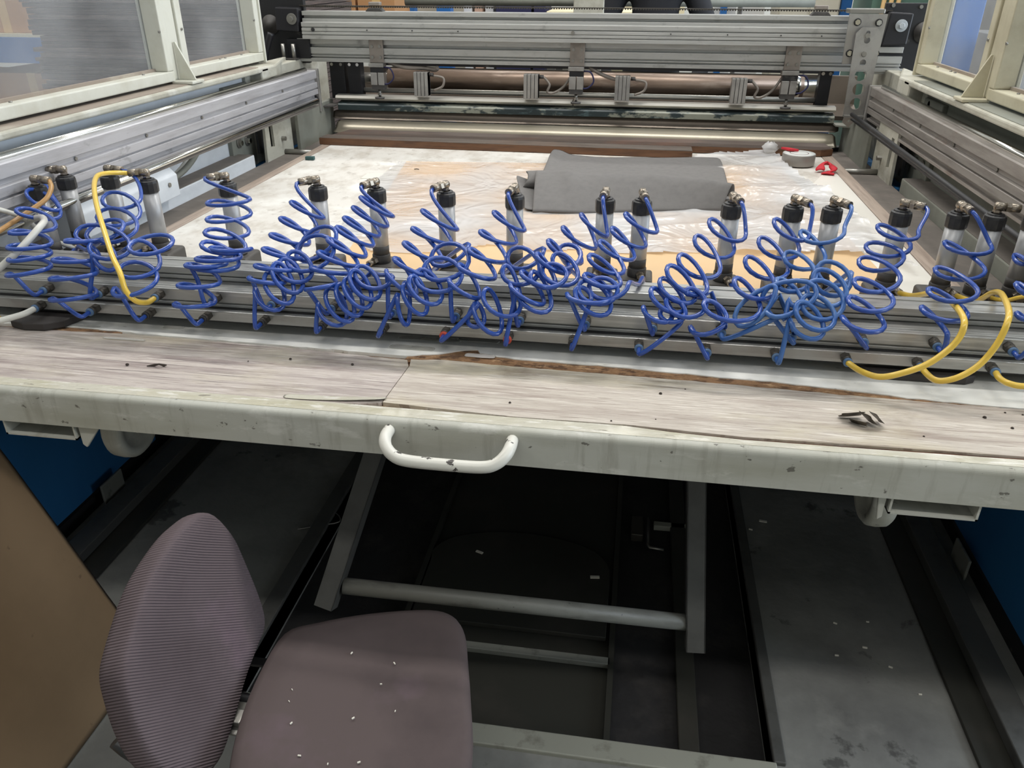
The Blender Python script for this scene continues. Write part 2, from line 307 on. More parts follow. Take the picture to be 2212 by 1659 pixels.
# plates lying in the pit
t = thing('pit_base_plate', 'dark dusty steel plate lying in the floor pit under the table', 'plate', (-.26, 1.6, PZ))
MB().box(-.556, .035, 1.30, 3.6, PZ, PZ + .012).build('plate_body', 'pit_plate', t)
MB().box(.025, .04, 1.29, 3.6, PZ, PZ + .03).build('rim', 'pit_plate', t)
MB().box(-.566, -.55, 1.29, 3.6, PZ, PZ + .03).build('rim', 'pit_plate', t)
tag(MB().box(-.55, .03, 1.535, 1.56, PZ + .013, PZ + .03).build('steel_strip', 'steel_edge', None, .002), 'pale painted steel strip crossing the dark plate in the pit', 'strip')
pl = []
for i in range(25):
    a = math.pi * i / 24; pl.append((-.27 + .285 * math.cos(a), 1.88 + .17 * math.sin(a) ** 0.8))
tag(MB().prism([(.015, 1.63), (.015, 1.88)] + pl[1:-1] + [(-.545, 1.88), (-.545, 1.63)], 'z', PZ + .014, PZ + .03).build('round_edged_board', 'pit_plate', None, .002), 'dark board with a rounded far edge lying in the pit', 'board')
tag(MB().box(.205, .255, 1.29, 3.0, PZ, PZ + .02).build('floor_strip', 'pit_plate', None, .003), 'dark flat steel strip on the pit floor below the right arm', 'strip')
tag(MB().box(.15, .30, 2.17, 2.195, PZ, PZ + .02).build('timber_offcut', 'pit_front', None, .002), 'short pale timber offcut lying deep in the dark pit', 'timber')
t = thing('door_latch', 'small steel latch with a bent rod lying in the pit', 'latch', (.10, 2.1, PZ))
MB().box(.075, .115, 2.10, 2.20, PZ, PZ + .03).build('latch_body', 'fit_dark', t, .003)
MB().tube([(.13, 2.19, PZ + .03), (.13, 2.05, PZ + .03), (.135, 2.04, PZ + .03), (.18, 2.035, PZ + .03)], .005).build('rod', 'steel', t)
# paint scraps and chips on the floor
for x, y, z, s in ((.50, 2.18, 0, .012), (.455, 2.13, 0, .006), (-.03, 1.87, PZ + .03, .014), (-.40, 1.93, PZ + .03, .012), (.62, 1.62, 0, .005), (.70, 1.66, 0, .006), (.75, 1.60, 0, .005), (.80, 1.52, 0, .004), (.64, 1.74, 0, .005), (.73, 1.76, 0, .004)):
    a = random.uniform(-.4, .4)
    q = MB().obox((x, y, z + .002), (s * math.cos(a), s * math.sin(a), 0), (-s * .35 * math.sin(a), s * .35 * math.cos(a), 0), (0, 0, .0015)).build('paint_chip', 'scrap_white')
    tag(q, 'tiny pale paint chip on the concrete floor right of the pit' if x > .4 else ('pale sliver on the dark board in the pit, ' + ('right' if x > -.2 else 'left') + ' one'), 'chip', 'paint chips on the floor' if x > .4 else None)
# ceiling lamps
for i, (x, y, z) in enumerate(LAMPS):
    t = thing('ceiling_lamp', f'long white ceiling lamp, {("left", "middle", "right")[i % 3]} one of the {("row above the bed", "row above the chair", "row at the back of the hall")[i // 3]}', 'lamp', (x, y, z), 'ceiling lamps')
    MB().prism([(-.2, .05), (.2, .05), (.12, .12), (-.12, .12)], 'x', -1.35, 1.35).build('housing', 'lamp_white', t, local=True)
    MB().cyl((-1, 0, .12), (-1, 0, .4), .01, 8).cyl((1, 0, .12), (1, 0, .4), .01, 8).build('hanger', 'steel', t, local=True)

# ================================================================ floor rails and blue side cabinets
for side, f in (('left', lambda x: x), ('right', mxx)):
    sx = sorted
    t = thing('floor_rail', f'dark steel floor rail under the {side} side of the table', 'rail', (f(-1.56), 2.3, 0))
    a0, a1 = sorted((f(-1.635), f(-1.49))); MB().box(a0, a1, 1.25, 3.9, 0, .012).build('base_strip', 'pit_plate', t, .002)
    a0, a1 = sorted((f(-1.635), f(-1.563))); MB().box(a0, a1, 1.25, 3.9, .012, .045).build('flange', 'rail_dark', t, .003)
    y = 1.95 if side == 'left' else 2.0
    MB().obox((f(-1.655), y, .065), (.004, 0, 0), (0, .055, 0), (0, 0, .035)).build('bracket_plate', 'steel_edge', t, .002)
    t = thing('blue_cabinet', f'blue sheet metal side cabinet below the machine on the {side}', 'cabinet', (f(-1.72), 3, 0))
    a0, a1 = sorted((f(-1.76), f(-1.70)))
    MB().box(a0, a1, 1.45, 2.30, .06, .80).build('panel', 'blue_panel', t, .004)
    MB().box(a0, a1, 2.312, 4.4, .06, .80).build('panel', 'blue_panel', t, .004)
    MB().box(a0, a1, 1.45, 4.4, 0, .05).build('plinth', 'black_metal', t)
    MB().bar((f(-1.69), 2.24, .06), (f(-1.69), 2.24, .80), .02, .03, (0, 1, 0)).build('corner_strip', 'blue_panel', t, .002)
tag(MB().box(-1.7, 1.08, 4.35, 4.4, 0, .80).build('base_light_block', 'black_metal'), 'unseen black panel added to keep light out under the press bed', 'panel')  # added out of view to block light, keeps the space below dark

# ================================================================ side frames
def side(nm, f, white, cream, dirty):
    t = thing('side_frame', f'painted steel side frame of the press, {nm} of the bed', 'machine frame', (f(-1.75), 2.8, .8))
    def bx(name, x0, x1, y0, y1, z0, z1, m, bev=.004, par=None):
        a0, a1 = sorted((f(x0), f(x1))); return MB().box(a0, a1, y0, y1, z0, z1).build(name, m, par or t, bev)
    bx('wall_sheet', -1.80, -1.755, 1.5, 3.50, .80, 1.195, white)
    bx('wall_sheet', -1.80, -1.74, 3.50, 4.5, .80, 1.195, cream)
    bx('top_ledge', -1.86, -1.68, 1.5, 3.62, 1.192, 1.214, cream, .006)
    bx('ledge_dust', -1.85, -1.695, 1.5, 3.55, 1.214, 1.216, 'dust_warm' if nm == 'left' else 'side_grey', 0)
    MB().prism([(f(-1.80), 3.55), (f(-1.68), 3.55), (f(-1.68), 3.70), (f(-1.80), 4.1)], 'z', .95, 1.213).build('corner_block', cream, t, .008)
    bx('step_box', -1.755, -1.665, 1.5, 3.33, .80, .878, white)
    bx('step_dust', -1.754, -1.668, 1.5, 3.32, .878, .880, 'dust', 0)
    bx('drip_channel', -1.665, -1.52, 1.5, 4.1, .79, .826, 'dust')
    bx('liner', -1.63, -1.61, 3.72, 4.2, .80, 1.0, 'side_grey')
    bx('grey_plate', -1.757, -1.735, 3.28, 3.50, .80, 1.16, 'side_grey')
    # slotted post plate
    pl = plate('post_plate', [[(3.42, .80), (3.72, .80), (3.72, 1.04), (3.44, 1.04)], [(3.475, .885), (3.515, .88), (3.515, 1.0), (3.475, 1.0)]], .012, (f(-1.655), 0, 0), (0, 1, 0), (0, 0, 1), 'side_cream', t)
    bx('slot_back', -1.70, -1.69, 3.44, 3.56, .86, 1.02, 'black_metal', 0)
    for (y, z) in ((3.34, .925), (3.42, .92)):
        c = f(-1.735); s = 1 if nm == 'left' else -1
        q = MB().cyl((c, y, z), (c + s * .006, y, z), .022, 18).build('washer', 'steel', t)
        MB().cyl((c + s * .006, y, z), (c + s * .018, y, z), .012, 6).build('bolt_head', 'chrome', q)
    c = f(-1.70); s = 1 if nm == 'left' else -1
    q = MB().cyl((f(-1.755), 3.44, 1.14), (f(-1.735), 3.44, 1.14), .014, 12).build('bolt_head', 'chrome', t)
    MB().cyl((f(-1.65), 3.60, .90), (f(-1.63), 3.60, .90), .011, 6).build('bolt_head', 'steel', t)
    MB().cyl((f(-1.66), 3.62, .835), (f(-1.50), 3.62, .835), .014, 14).build('cross_shaft', 'steel', t)
    # lower guide shaft below the rail, with a toothed belt beside it
    MB().cyl((f(-1.56), 1.5, 1.02), (f(-1.56), 3.86, 1.035), .009, 12).build('guide_shaft', 'chrome' if nm == 'left' else 'black_metal', t)
    bx('belt_back', -1.585, -1.567, 1.5, 3.9, 1.005, 1.012, 'black_metal' if nm == 'right' else 'dust', 0)
    return t
sl = side('left', lambda x: x, 'side_white', 'side_cream', False)
sr = side('right', mxx, 'side_grey', 'side_cream', True)
tag(MB().tube(catmull([(-1.70, 2.2, .90), (-1.69, 2.5, .905), (-1.665, 2.72, .93), (-1.66, 2.86, .985), (-1.69, 2.90, 1.01)], 6), .011).build('grey_cable', 'side_grey'), 'grey cable curving along the left side frame', 'cable')
tag(MB().tube(catmull([(-1.71, 2.3, .89), (-1.70, 2.55, .90), (-1.68, 2.74, .935), (-1.675, 2.84, .99), (-1.70, 2.87, 1.02)], 6), .009).build('pale_cable', 'white_hose'), 'pale cable beside the grey one on the left side frame', 'cable')
t = thing('junction_box', 'small white metal box on the left side frame behind the air cylinders', 'box', (-1.63, 2.3, .88))
MB().prism([(-1.70, .88), (-1.615, .88), (-1.615, .955), (-1.645, .985), (-1.70, .985)], 'y', 2.05, 2.62).build('box_body', 'side_white', t, .003)
MB().cyl((-1.615, 2.56, .93), (-1.611, 2.56, .93), .008, 12).build('screw', 'steel', t)

# ================================================================ gantry guide rails
def rail(nm, f, m, dx=0.0, dz=0.0):
    F = lambda x: f(x) + dx
    Zz = lambda z: z + dz
    ye = 4.0 if nm == 'left' else 3.955
    t = thing('guide_rail', f'long aluminium guide rail along the {nm} side of the bed', 'rail', (F(-1.63), 2.8, 1.03))
    prof = [(-1.61, 1.160), (-1.607, 1.156), (-1.607, 1.122), (-1.619, 1.118), (-1.619, 1.106), (-1.607, 1.102), (-1.607, 1.078), (-1.615, 1.076), (-1.615, 1.073), (-1.607, 1.071),
            (-1.607, 1.048), (-1.625, 1.044), (-1.625, 1.030), (-1.612, 1.028), (-1.612, 1.018), (-1.66, 1.018), (-1.66, 1.160)]
    MB().prism([(F(x), Zz(z)) for x, z in prof], 'y', 1.45, ye).build('extrusion', m, t, .0012)
    MB().cyl((F(-1.645), 1.45, Zz(1.164)), (F(-1.645), ye - .05, Zz(1.164)), .012, 14).build('shaft', 'chrome', t)
    for i, y in enumerate((1.75, 2.12, 2.49, 2.86, 3.23, 3.60)):
        MB().cyl((F(-1.6195), y, Zz(1.111)), (F(-1.6145), y, Zz(1.111)), .0055, 10).build('rail_bolt', 'steel', t)
    a0, a1 = sorted((F(-1.665), F(-1.60))); MB().box(a0, a1, ye, ye + .02, .96, Zz(1.165)).build('end_plate', 'alu_plate', t, .003)
    MB().cyl((F(-1.63), ye - .01, 1.02), (F(-1.63), ye - .001, 1.02), .022, 18).build('end_hole_ring', 'black_metal', t)
rail('left', lambda x: x, 'alu_y'); rail('right', mxx, 'alu_shade_dirt_y', .038, -.018)

# ================================================================ guard screens
def screen(nm, f, m):
    t = thing('guard_screen', f'framed clear plastic guard screen above the {nm} side frame', 'guard screen', (f(-1.78), 2.7, 1.22))
    def bx(name, x0, x1, y0, y1, z0, z1, mm, bev=.004):
        a0, a1 = sorted((f(x0), f(x1))); return MB().box(a0, a1, y0, y1, z0, z1).build(name, mm, t, bev)
    for k, (y0, y1) in enumerate(((1.30, 2.955), (3.035, 3.74))):
        bx('bottom_rail', -1.83, -1.75, y0, y1, 1.225, 1.262, m)
        bx('stile', -1.83, -1.75, y0, y0 + .042, 1.262, 2.25, m)
        bx('stile', -1.83, -1.75, y1 - .042, y1, 1.262, 2.25, m)
        bx('top_rail', -1.83, -1.75, y0, y1, 2.25, 2.29, m)
        bx('pane', -1.817, -1.812, y0 + .042, y1 - .042, 1.262, 2.25, 'plexi', 0)
        bx('bead', -1.812, -1.80, y0 + .042, y1 - .042, 1.262, 1.272, 'dust_warm', 0)
        for y, z in ((y0 + .021, 1.40), (y1 - .055, 1.40)):
            MB().cyl((f(-1.751), y, z), (f(-1.746), y, z), .005, 10).build('screw', 'steel', t)
        for y in (y0 + .4, (y0 + y1) / 2, y1 - .15):
            MB().cyl((f(-1.785), y, 1.261), (f(-1.785), y, 1.266), .005, 10).build('screw', 'steel', t)
    bx('mullion', -1.82, -1.757, 2.957, 3.033, 1.225, 2.28, m, .008)
    bx('end_angle', -1.84, -1.742, 3.74, 3.752, 1.216, 2.29, m, .002)
    xs = [f(-1.75), f(-1.69), f(-1.742), f(-1.75)]
    MB().prism([(f(-1.752), 1.228), (f(-1.685), 1.228), (f(-1.69), 1.24), (f(-1.745), 1.36), (f(-1.752), 1.36)], 'y', 2.985, 2.993).build('gusset', m, t, .001)
    a0, a1 = sorted((f(-1.76), f(-1.675))); MB().box(a0, a1, 2.94, 3.03, 1.216, 1.227).build('gusset_foot', m, t, .003)
screen('left', lambda x: x, 'frame_cream'); screen('right', mxx, 'frame_cream_right')
# ================================================================ press bed
t = thing('press_bed', 'wide white press bed with wooden edge strips, behind the air cylinders', 'bed', (-.31, 2.8, .80))
MB().box(-1.466, .836, 1.75, 4.08, .835, .850).build('bed_board', 'bed_white', t, .001)
MB().box(-1.51, -1.469, 1.75, 4.08, .835, .851).build('edge_strip', 'bed_strip', t, .002)
MB().box(.839, .89, 1.75, 4.08, .835, .851).build('edge_strip', 'bed_strip', t, .002)
MB().box(-1.51, .89, 1.75, 4.10, .795, .834).build('bed_frame', 'side_grey', t)
# ---------------- beige sheet, white board, film
tag(MB().prism([(-1.0, 3.42), (.62, 3.60), (.72, 1.97), (-.80, 1.93)], 'z', .8505, .854).build('beige_sheet', 'beige_sheet'), 'flat beige board lying on the white bed under the clear film', 'board')
tag(MB().prism([(.55, 2.9), (.835, 3.62), (.83, 1.9), (.60, 1.85)], 'z', .8503, .8525).build('white_sheet', 'white_board'), 'smooth white sheet lying at the right edge of the bed', 'sheet')
tag(MB().prism([(-1.10, 3.18), (-1.02, 3.20), (-1.03, 3.10), (-1.10, 3.09)], 'z', .8503, .8515).build('paper_scrap', 'white_board'), 'small white paper scrap on the bed left of the film', 'paper')
FILM = [(-1.026, 3.397), (-.386, 3.483), (.10, 3.62), (.39, 3.78), (.62, 3.86), (.64, 3.585), (.729, 3.11), (.763, 2.741), (.80, 2.2), (.726, 2.347), (.592, 2.39), (.383, 2.334), (.193, 2.312), (-.025, 2.277), (-.097, 2.33), (-.244, 2.255), (-.42, 2.295), (-.544, 2.207), (-.645, 2.17), (-.762, 2.171), (-.924, 2.36), (-.979, 2.634), (-1.028, 3.087)]
def inside(p, poly):
    c = False; n = len(poly)
    for i in range(n):
        (x0, y0), (x1, y1) = poly[i], poly[i - 1]
        if (y0 > p[1]) != (y1 > p[1]) and p[0] < (x1 - x0) * (p[1] - y0) / (y1 - y0) + x0: c = not c
    return c
def film_h(x, y):
    v = Vector((x * 3.0 + y * .8, y * 5.0 - x, 0.3)); r = 0
    n1 = noise.noise(v * 1.3); n2 = noise.noise(v * 3.1 + Vector((5, 2, 1)))
    r = (1 - abs(n1)) ** 5 * .008 + (1 - abs(n2)) ** 8 * .002
    w = max(0, min(1, (x + .1) / .6)); r *= .45 + 1.1 * w
    if x > .25: r += .018 * max(0, (1 - abs(noise.noise(Vector((x * 2.2, y * 2.6, 4.2))))) ** 4) * min(1, (x - .25) / .2)
    return .8562 + r
b = MB(); NX, NY = 150, 140; idx = {}
for j in range(NY + 1):
    for i in range(NX + 1):
        x = -1.04 + 1.86 * i / NX; y = 2.1 + 1.78 * j / NY
        idx[i, j] = len(b.v); b.v.append((x, y, film_h(x, y)))
for j in range(NY):
    for i in range(NX):
        x = -1.04 + 1.86 * (i + .5) / NX; y = 2.1 + 1.78 * (j + .5) / NY
        if inside((x + .012 * noise.noise(Vector((x * 9, y * 9, 0))), y), FILM):
            b.f.append((idx[i, j], idx[i + 1, j], idx[i + 1, j + 1], idx[i, j + 1])); b.sm.append(True)
o = b.build('plastic_film', 'film'); bm = bmesh.new(); bm.from_mesh(o.data)
bmesh.ops.delete(bm, geom=[v for v in bm.verts if not v.link_faces], context='VERTS'); bm.to_mesh(o.data); bm.free()
tag(o, 'crinkled clear plastic film spread over the beige board', 'plastic film')
# crumpled film tuft by the tape roll
b = MB(); P = []
for i in range(9):
    for j in range(10):
        a = 2 * math.pi * j / 10; r = .035 * math.sin(math.pi * min(.97, (i + .4) / 9)) ** .7 * (1 + .35 * noise.noise(Vector((i * .9, j * 1.1, 3))))
        P.append((.60 + r * math.cos(a), 3.80 + r * math.sin(a), .862 + .055 * i / 8 + .004 * math.sin(3 * a)))
b.add(P, [(i * 10 + j, i * 10 + (j + 1) % 10, (i + 1) * 10 + (j + 1) % 10, (i + 1) * 10 + j) for i in range(8) for j in range(10)], True)
tag(b.build('film_tuft', 'film'), 'bunched up tuft of clear film beside the tape roll', 'plastic film')
# ---------------- grey folded felt
def cloth(name, rows, mat, th=.004, parent=None):
    n = len(rows[0]); P = [Vector(p) for r in rows for p in r]; b = MB()
    b.add(P, [(i * n + j, i * n + j + 1, (i + 1) * n + j + 1, (i + 1) * n + j) for i in range(len(rows) - 1) for j in range(n - 1)], True)
    o = b.build(name, mat, parent); o.modifiers.new('solid', 'SOLIDIFY').thickness = th; s = o.modifiers.new('sub', 'SUBSURF'); s.levels = 1; s.render_levels = 1
    return o
FB = [(-.377, 3.66), (-.23, 3.61), (-.05, 3.615), (.18, 3.65), (.375, 3.69)]          # far edge
FM = [(-.37, 3.00), (-.24, 2.96), (-.09, 2.94), (.16, 2.935), (.35, 2.86)]           # crest of the front fold
FF = [(-.34, 2.66), (-.20, 2.68), (.02, 2.74), (.20, 2.78), (.31, 2.80)]             # front foot
def lerp_list(a, b, t): return [(p[0] + (q[0] - p[0]) * t, p[1] + (q[1] - p[1]) * t) for p, q in zip(a, b)]
def fine(l, k=5): return [tuple(v) for v in catmull([(p[0], p[1], 0) for p in l], k)]
rows = []
for t_, h in ((0, .862), (.25, .866), (.5, .870), (.75, .874), (.93, .874), (1.0, .872)):
    rows.append([(x, y, h + .006 * noise.noise(Vector((x * 6, y * 6, 1))) + (.018 if x < -.33 and t_ < .4 else 0)) for x, y, _ in fine(lerp_list(FB, FM, t_))])
felt = thing('folded_felt', 'grey felt cloth lying folded on the clear film', 'cloth', (0, 3.2, .855))
cloth('back_layer', rows, 'felt', .005, felt)
rows = []
for t_, h in ((-.16, .884), (-.10, .908), (-.03, .924), (.06, .932), (.2, .930), (.4, .918), (.65, .895), (.88, .870), (1.0, .859), (.93, .856), (.7, .858)):
    rr = []
    for k, (x, y, _) in enumerate(fine(lerp_list(FM, FF, t_))):
        n_ = noise.noise(Vector((x * 5, t_ * 2, 7)))
        cr = .014 * max(0, 1 - abs(x + .26 - .1 * t_) / .035) * (1 if t_ < .8 else 0) + .012 * max(0, 1 - abs(x - .07 - .12 * t_) / .04) * (1 if t_ < .6 else 0)
        rr.append((x, y, .858 + (h - .858) * (.98 + .14 * math.sin((x + .4) * 3)) + .006 * n_ + cr))
    rows.append(rr)
cloth('front_fold', rows, 'felt', .005, felt)
rows = []
for t_ in (0, .2, .4, .6, .8, 1):
    rr = []
    for s_ in (0, .2, .4, .6, .8, 1):
        x = -.46 + .13 * s_ + .09 * t_ * (1 - .3 * s_); y = 3.06 - .38 * t_ - .04 * s_ * (1 - t_)
        rr.append((x, y, .860 + .035 * (1 - t_) * (1 - s_) + .006 * noise.noise(Vector((x * 12, y * 12, 2)))))
    rows.append(rr)
cloth('loose_corner', rows, 'felt', .005, felt)
rows = []
for t_ in range(11):
    a = math.radians(-50 + 300 * t_ / 10)
    rows.append([(-.405 + .15 * s_ + .012 * math.sin(a * 2), 2.985 - .075 * math.cos(a) * (1 - .25 * s_) + .02 * s_, .892 + .036 * math.sin(a) + .006 * s_) for s_ in (0, .25, .5, .75, 1)])
cloth('roll_end', rows, 'felt', .005, felt)
# ---------------- tape roll, red bundle, small things
t = thing('tape_roll', 'roll of silver grey tape lying flat at the right of the bed', 'tape roll', (.70, 3.64, .853))
MB().lathe([(.040, .002), (.068, .002), (.069, .004), (.069, .046), (.068, .048), (.040, .048)], 36, (.70, 3.64, .853)).build('tape_wind', 'tape_side', t)
MB().lathe([(.041, .0485), (.0675, .0485), (.0675, .049), (.041, .049)], 36, (.70, 3.64, .853)).build('side_face', 'tape_face', t)
b = MB(); n = 36
P = [(.70 + r * math.cos(2 * math.pi * i / n), 3.64 + r * math.sin(2 * math.pi * i / n), z) for (r, z) in ((.040, .853), (.040, .9025), (.037, .9025), (.037, .853)) for i in range(n)]
b.add(P, [(k * n + i, k * n + (i + 1) % n, (k + 1) * n + (i + 1) % n, (k + 1) * n + i) for k in range(3) for i in range(n)], True)
b.build('core', 'tape_core', t)
b = MB()
ring = [Vector((.79, 3.50, .856)) + (v - Vector((.79, 3.50, .856))) * .66 for v in catmull([(.755, 3.49, .868), (.765, 3.53, .895), (.80, 3.55, .905), (.835, 3.525, .89), (.835, 3.485, .872), (.80, 3.47, .862), (.78, 3.44, .862), (.83, 3.425, .86)], 5)]
rows = []
for i, p in enumerate(ring):
    d = (ring[min(i + 1, len(ring) - 1)] - ring[max(i - 1, 0)]).normalized(); u = d.cross(Vector((0, 0.5, 1))).normalized(); w = .018 * (1 + .2 * math.sin(i * .9))
    rows.append([tuple(p + u * w * k + Vector((0, 0, .006 * math.cos(k * 2)))) for k in (-1, -.4, .4, 1)])
tag(cloth('red_rag', rows, 'red_cloth', .008), 'small bright red twisted rag beside the tape roll', 'rag')
tag(MB().prism([(.63, 3.70), (.665, 3.69), (.70, 3.655), (.66, 3.66)], 'z', .905, .915).build('red_strip', 'red_cloth', None, .002), 'red strip lying across the tape roll', 'strip')
tag(MB().box(-1.455, -1.415, 3.385, 3.405, .8515, .866).build('teal_block', 'teal', None, .002), 'small dark teal block at the far left of the bed', 'block')
tag(MB().tube([(-.915, 3.24, .862), (-.905, 3.243, .863), (-.895, 3.24, .862)], .002, 5).build('dark_crumb', 'dirt'), 'tiny dark crumb on the film at the left', 'crumb')
# ---------------- planks at the far end
t = thing('plank', 'long dark wooden plank lying across the far end of the bed, rear one', 'plank', (-.3, 3.9, .851))
MB().prism([(-1.49, 3.815), (.83, 3.83), (.885, 3.86), (.875, 3.99), (-1.45, 3.975)], 'z', .8515, .884).build('board', 'plank_dark', t, .003)
MB().prism([(-1.49, 3.813), (.83, 3.828), (.887, 3.858), (.887, 3.862), (.83, 3.832), (-1.49, 3.817)], 'z', .854, .881).build('front_edge', 'plank_edge', t)
t = thing('plank', 'weathered brown plank with an orange cut edge, front one at the far end', 'plank', (-.7, 3.75, .851))
MB().prism([(-1.52, 3.735), (.25, 3.70), (.25, 3.795), (-1.51, 3.812)], 'z', .8515, .886).build('board', 'plank_front', t, .003)
MB().prism([(-1.52, 3.7325), (.25, 3.6975), (.25, 3.7005), (-1.52, 3.7355)], 'z', .852, .882).build('front_edge', 'plank_edge', t)

# ================================================================ infeed table
TX0, TX1, TY = -1.62, .98, 1.231
t = thing('infeed_table', 'cream painted infeed table with a worn laminate top', 'table', (-.31, 1.4, .0))
prof = [(TY, .772), (TY, .838)] + [(TY + .011 - .011 * math.cos(a), .838 + .011 * math.sin(a)) for a in (math.radians(15 * k) for k in range(1, 7))] + [(TY + .016, .849), (TY + .016, .842), (TY + .012, .842), (TY + .006, .836), (TY + .006, .778), (TY + .045, .778), (TY + .045, .772)]
MB().prism(prof, 'x', TX0, TX1).build('apron', 'cream_paint', t)
MB().box(TX0, TX1, TY + .02, 1.73, .80, .8415).build('core_board', 'chipboard', t)
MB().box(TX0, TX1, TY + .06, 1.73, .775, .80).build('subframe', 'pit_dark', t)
# torn laminate: rear edge of the front panels and front edge of the glossy rear panel
random.seed(3)
def torn(pts, step=.02, amp=.004, seed=0):
    out = []
    for (x0, y0), (x1, y1) in zip(pts, pts[1:]):
        n = max(1, int(abs(x1 - x0) / step))
        for i in range(n):
            x = x0 + (x1 - x0) * i / n; y = y0 + (y1 - y0) * i / n
            out.append((x, y + amp * noise.noise(Vector((x * 31, seed, 0))) + amp * .6 * noise.noise(Vector((x * 90, seed, 3)))))
    out.append(pts[-1]); return out
fr_l = torn([(TX0, 1.515), (-1.30, 1.515), (-1.12, 1.522), (-.8, 1.512), (-.46, 1.490)], seed=1)
fr_r = torn([(-.452, 1.490), (-.38, 1.500), (-.232, 1.492), (.155, 1.483), (.48, 1.468), (.72, 1.462), (TX1, 1.46)], seed=2)
rear = torn([(TX0, 1.526), (-1.36, 1.535), (-1.28, 1.537), (-1.18, 1.533), (-1.12, 1.527), (-.8, 1.519), (-.47, 1.508), (-.40, 1.528), (-.345, 1.560), (-.318, 1.562), (-.31, 1.546), (-.232, 1.530), (.0, 1.525), (.155, 1.515), (.36, 1.504), (.47, 1.492), (.60, 1.475), (.72, 1.468), (TX1, 1.466)], step=.016, seed=5)
def sheet(name, front, back, z0, z1, mat, par):
    return MB().prism(front + back[::-1], 'z', z0, z1).build(name, mat, par)
sheet('laminate_panel', [(TX0, 1.275), (-.60, 1.279), (-.50, 1.286), (-.458, 1.296)], fr_l + [(-.449, 1.46)], .8417, .8485, 'laminate', t)
sheet('laminate_panel', [(-.4555, 1.296), (-.2, 1.2805), (.016, 1.284), (.23, 1.273), (.5, 1.278), (TX1, 1.288)], [(-.4465, 1.46)] + fr_r, .8417, .850, 'laminate_right', t)
sheet('rear_panel', rear, [(TX0, 1.745), (TX1, 1.745)], .8417, .8495, 'gloss_panel', t)
sheet('exposed_core', [(-.47, 1.484), (-.2, 1.484), (.155, 1.476), (.74, 1.455)], [(-.46, 1.53), (-.345, 1.58), (-.29, 1.57), (-.2, 1.55), (.36, 1.52), (.74, 1.475)], .8416, .8472, 'chipboard', t)
sheet('exposed_core', [(-1.42, 1.508), (-1.16, 1.512)], [(-1.42, 1.545), (-1.16, 1.54)], .8416, .8472, 'chipboard', t)
sheet('edge_tape', [(TX0, 1.2475), (TX1, 1.2475)], [(TX0, 1.277), (-.62, 1.279), (-.55, 1.281), (-.2, 1.2785), (.016, 1.280), (.1, 1.271), (.23, 1.264), (.5, 1.268), (TX1, 1.277)], .8417, .8494, 'edge_tape', t)
sheet('red_veneer_edge', [(.03, 1.281), (.1, 1.2715), (.23, 1.2645), (.5, 1.2685), (TX1, 1.2775)], [(.03, 1.283), (.23, 1.2725), (.5, 1.2775), (TX1, 1.287)], .8417, .8455, 'red_core', t)
# lifted corner and clear tape remains
rows = [[(-.66 + .21 * i / 5, 1.281 + .018 * (i / 5) ** 2 + .010 * j, .8492 + .006 * (i / 5) ** 2 * (1 - j * .5)) for j in range(3)] for i in range(6)]
cloth('lifted_strip', rows, 'edge_tape', .0012, t)
random.seed(11)
for k in range(9):
    x = random.uniform(-1.5, .85); y = random.uniform(1.49, 1.56) if k % 2 else random.uniform(1.55, 1.64); w = random.uniform(.05, .16); d = random.uniform(.01, .03)
    rows = [[(x + w * (i / 4 - .5), y + d * (j / 2 - .5) + .004 * noise.noise(Vector((x + i, k, 0))), .8502 + .0012 * abs(noise.noise(Vector((i * 1.3, j, k))))) for j in range(3)] for i in range(5)]
    cloth('tape_remnant', rows, 'clear_tape', .0006, t)
# handle
h = MB(); hp = [(-.424, 1.231, .829), (-.424, 1.205, .829), (-.418, 1.185, .822), (-.402, 1.172, .812), (-.375, 1.166, .806), (-.305, 1.165, .805), (-.235, 1.166, .806), (-.209, 1.172, .812), (-.194, 1.185, .822), (-.188, 1.205, .829), (-.188, 1.231, .829)]
h.tube(catmull(hp, 5), .0115, 14).build('handle', 'handle_paint', t)
# forklift pockets
for k, (x0, x1) in enumerate(((-1.262, -1.10), (.494, .645))):
    pb = MB(); z0, z1 = .737, .7715; w = .004
    pb.box(x0, x1, TY + .004, TY + .5, z0, z0 + w); pb.box(x0, x0 + w, TY + .004, TY + .5, z0, z1); pb.box(x1 - w, x1, TY + .004, TY + .5, z0, z1); pb.box(x0, x1, TY + .004, TY + .5, z1 - .002, z1)
    pb.build('fork_pocket', 'cream_paint', t)
    xg = x1 + .006 if k == 0 else x0 - .006
    MB().prism([(xg, .7715), (xg, .725), (xg + (.008 if k == 0 else -.008), .718), (xg + (.05 if k == 0 else -.015), .7715)], 'y', TY + .008, TY + .016).build('gusset', 'cream_paint', t, .002)
# white casters under the table
for x in (-1.20, .575):
    c = (x, 1.53, .60); q = MB().lathe([(.030, -.026), (.078, -.026), (.086, -.018), (.088, 0), (.086, .018), (.078, .026), (.064, .026), (.058, .016), (.022, .016), (.02, .03), (0, .03)], 32, c, (1 if x < 0 else -1, 0, 0)).build('caster_wheel', 'cream_paint', t)
    MB().cyl((x - .03, 1.53, .60), (x + .035, 1.53, .60), .010, 12).build('axle', 'steel', q)
    for d in (-.036, .036):
        MB().box(x + d - .003, x + d + .003, 1.50, 1.56, .59, .775).build('fork_plate', 'cream_paint', q)
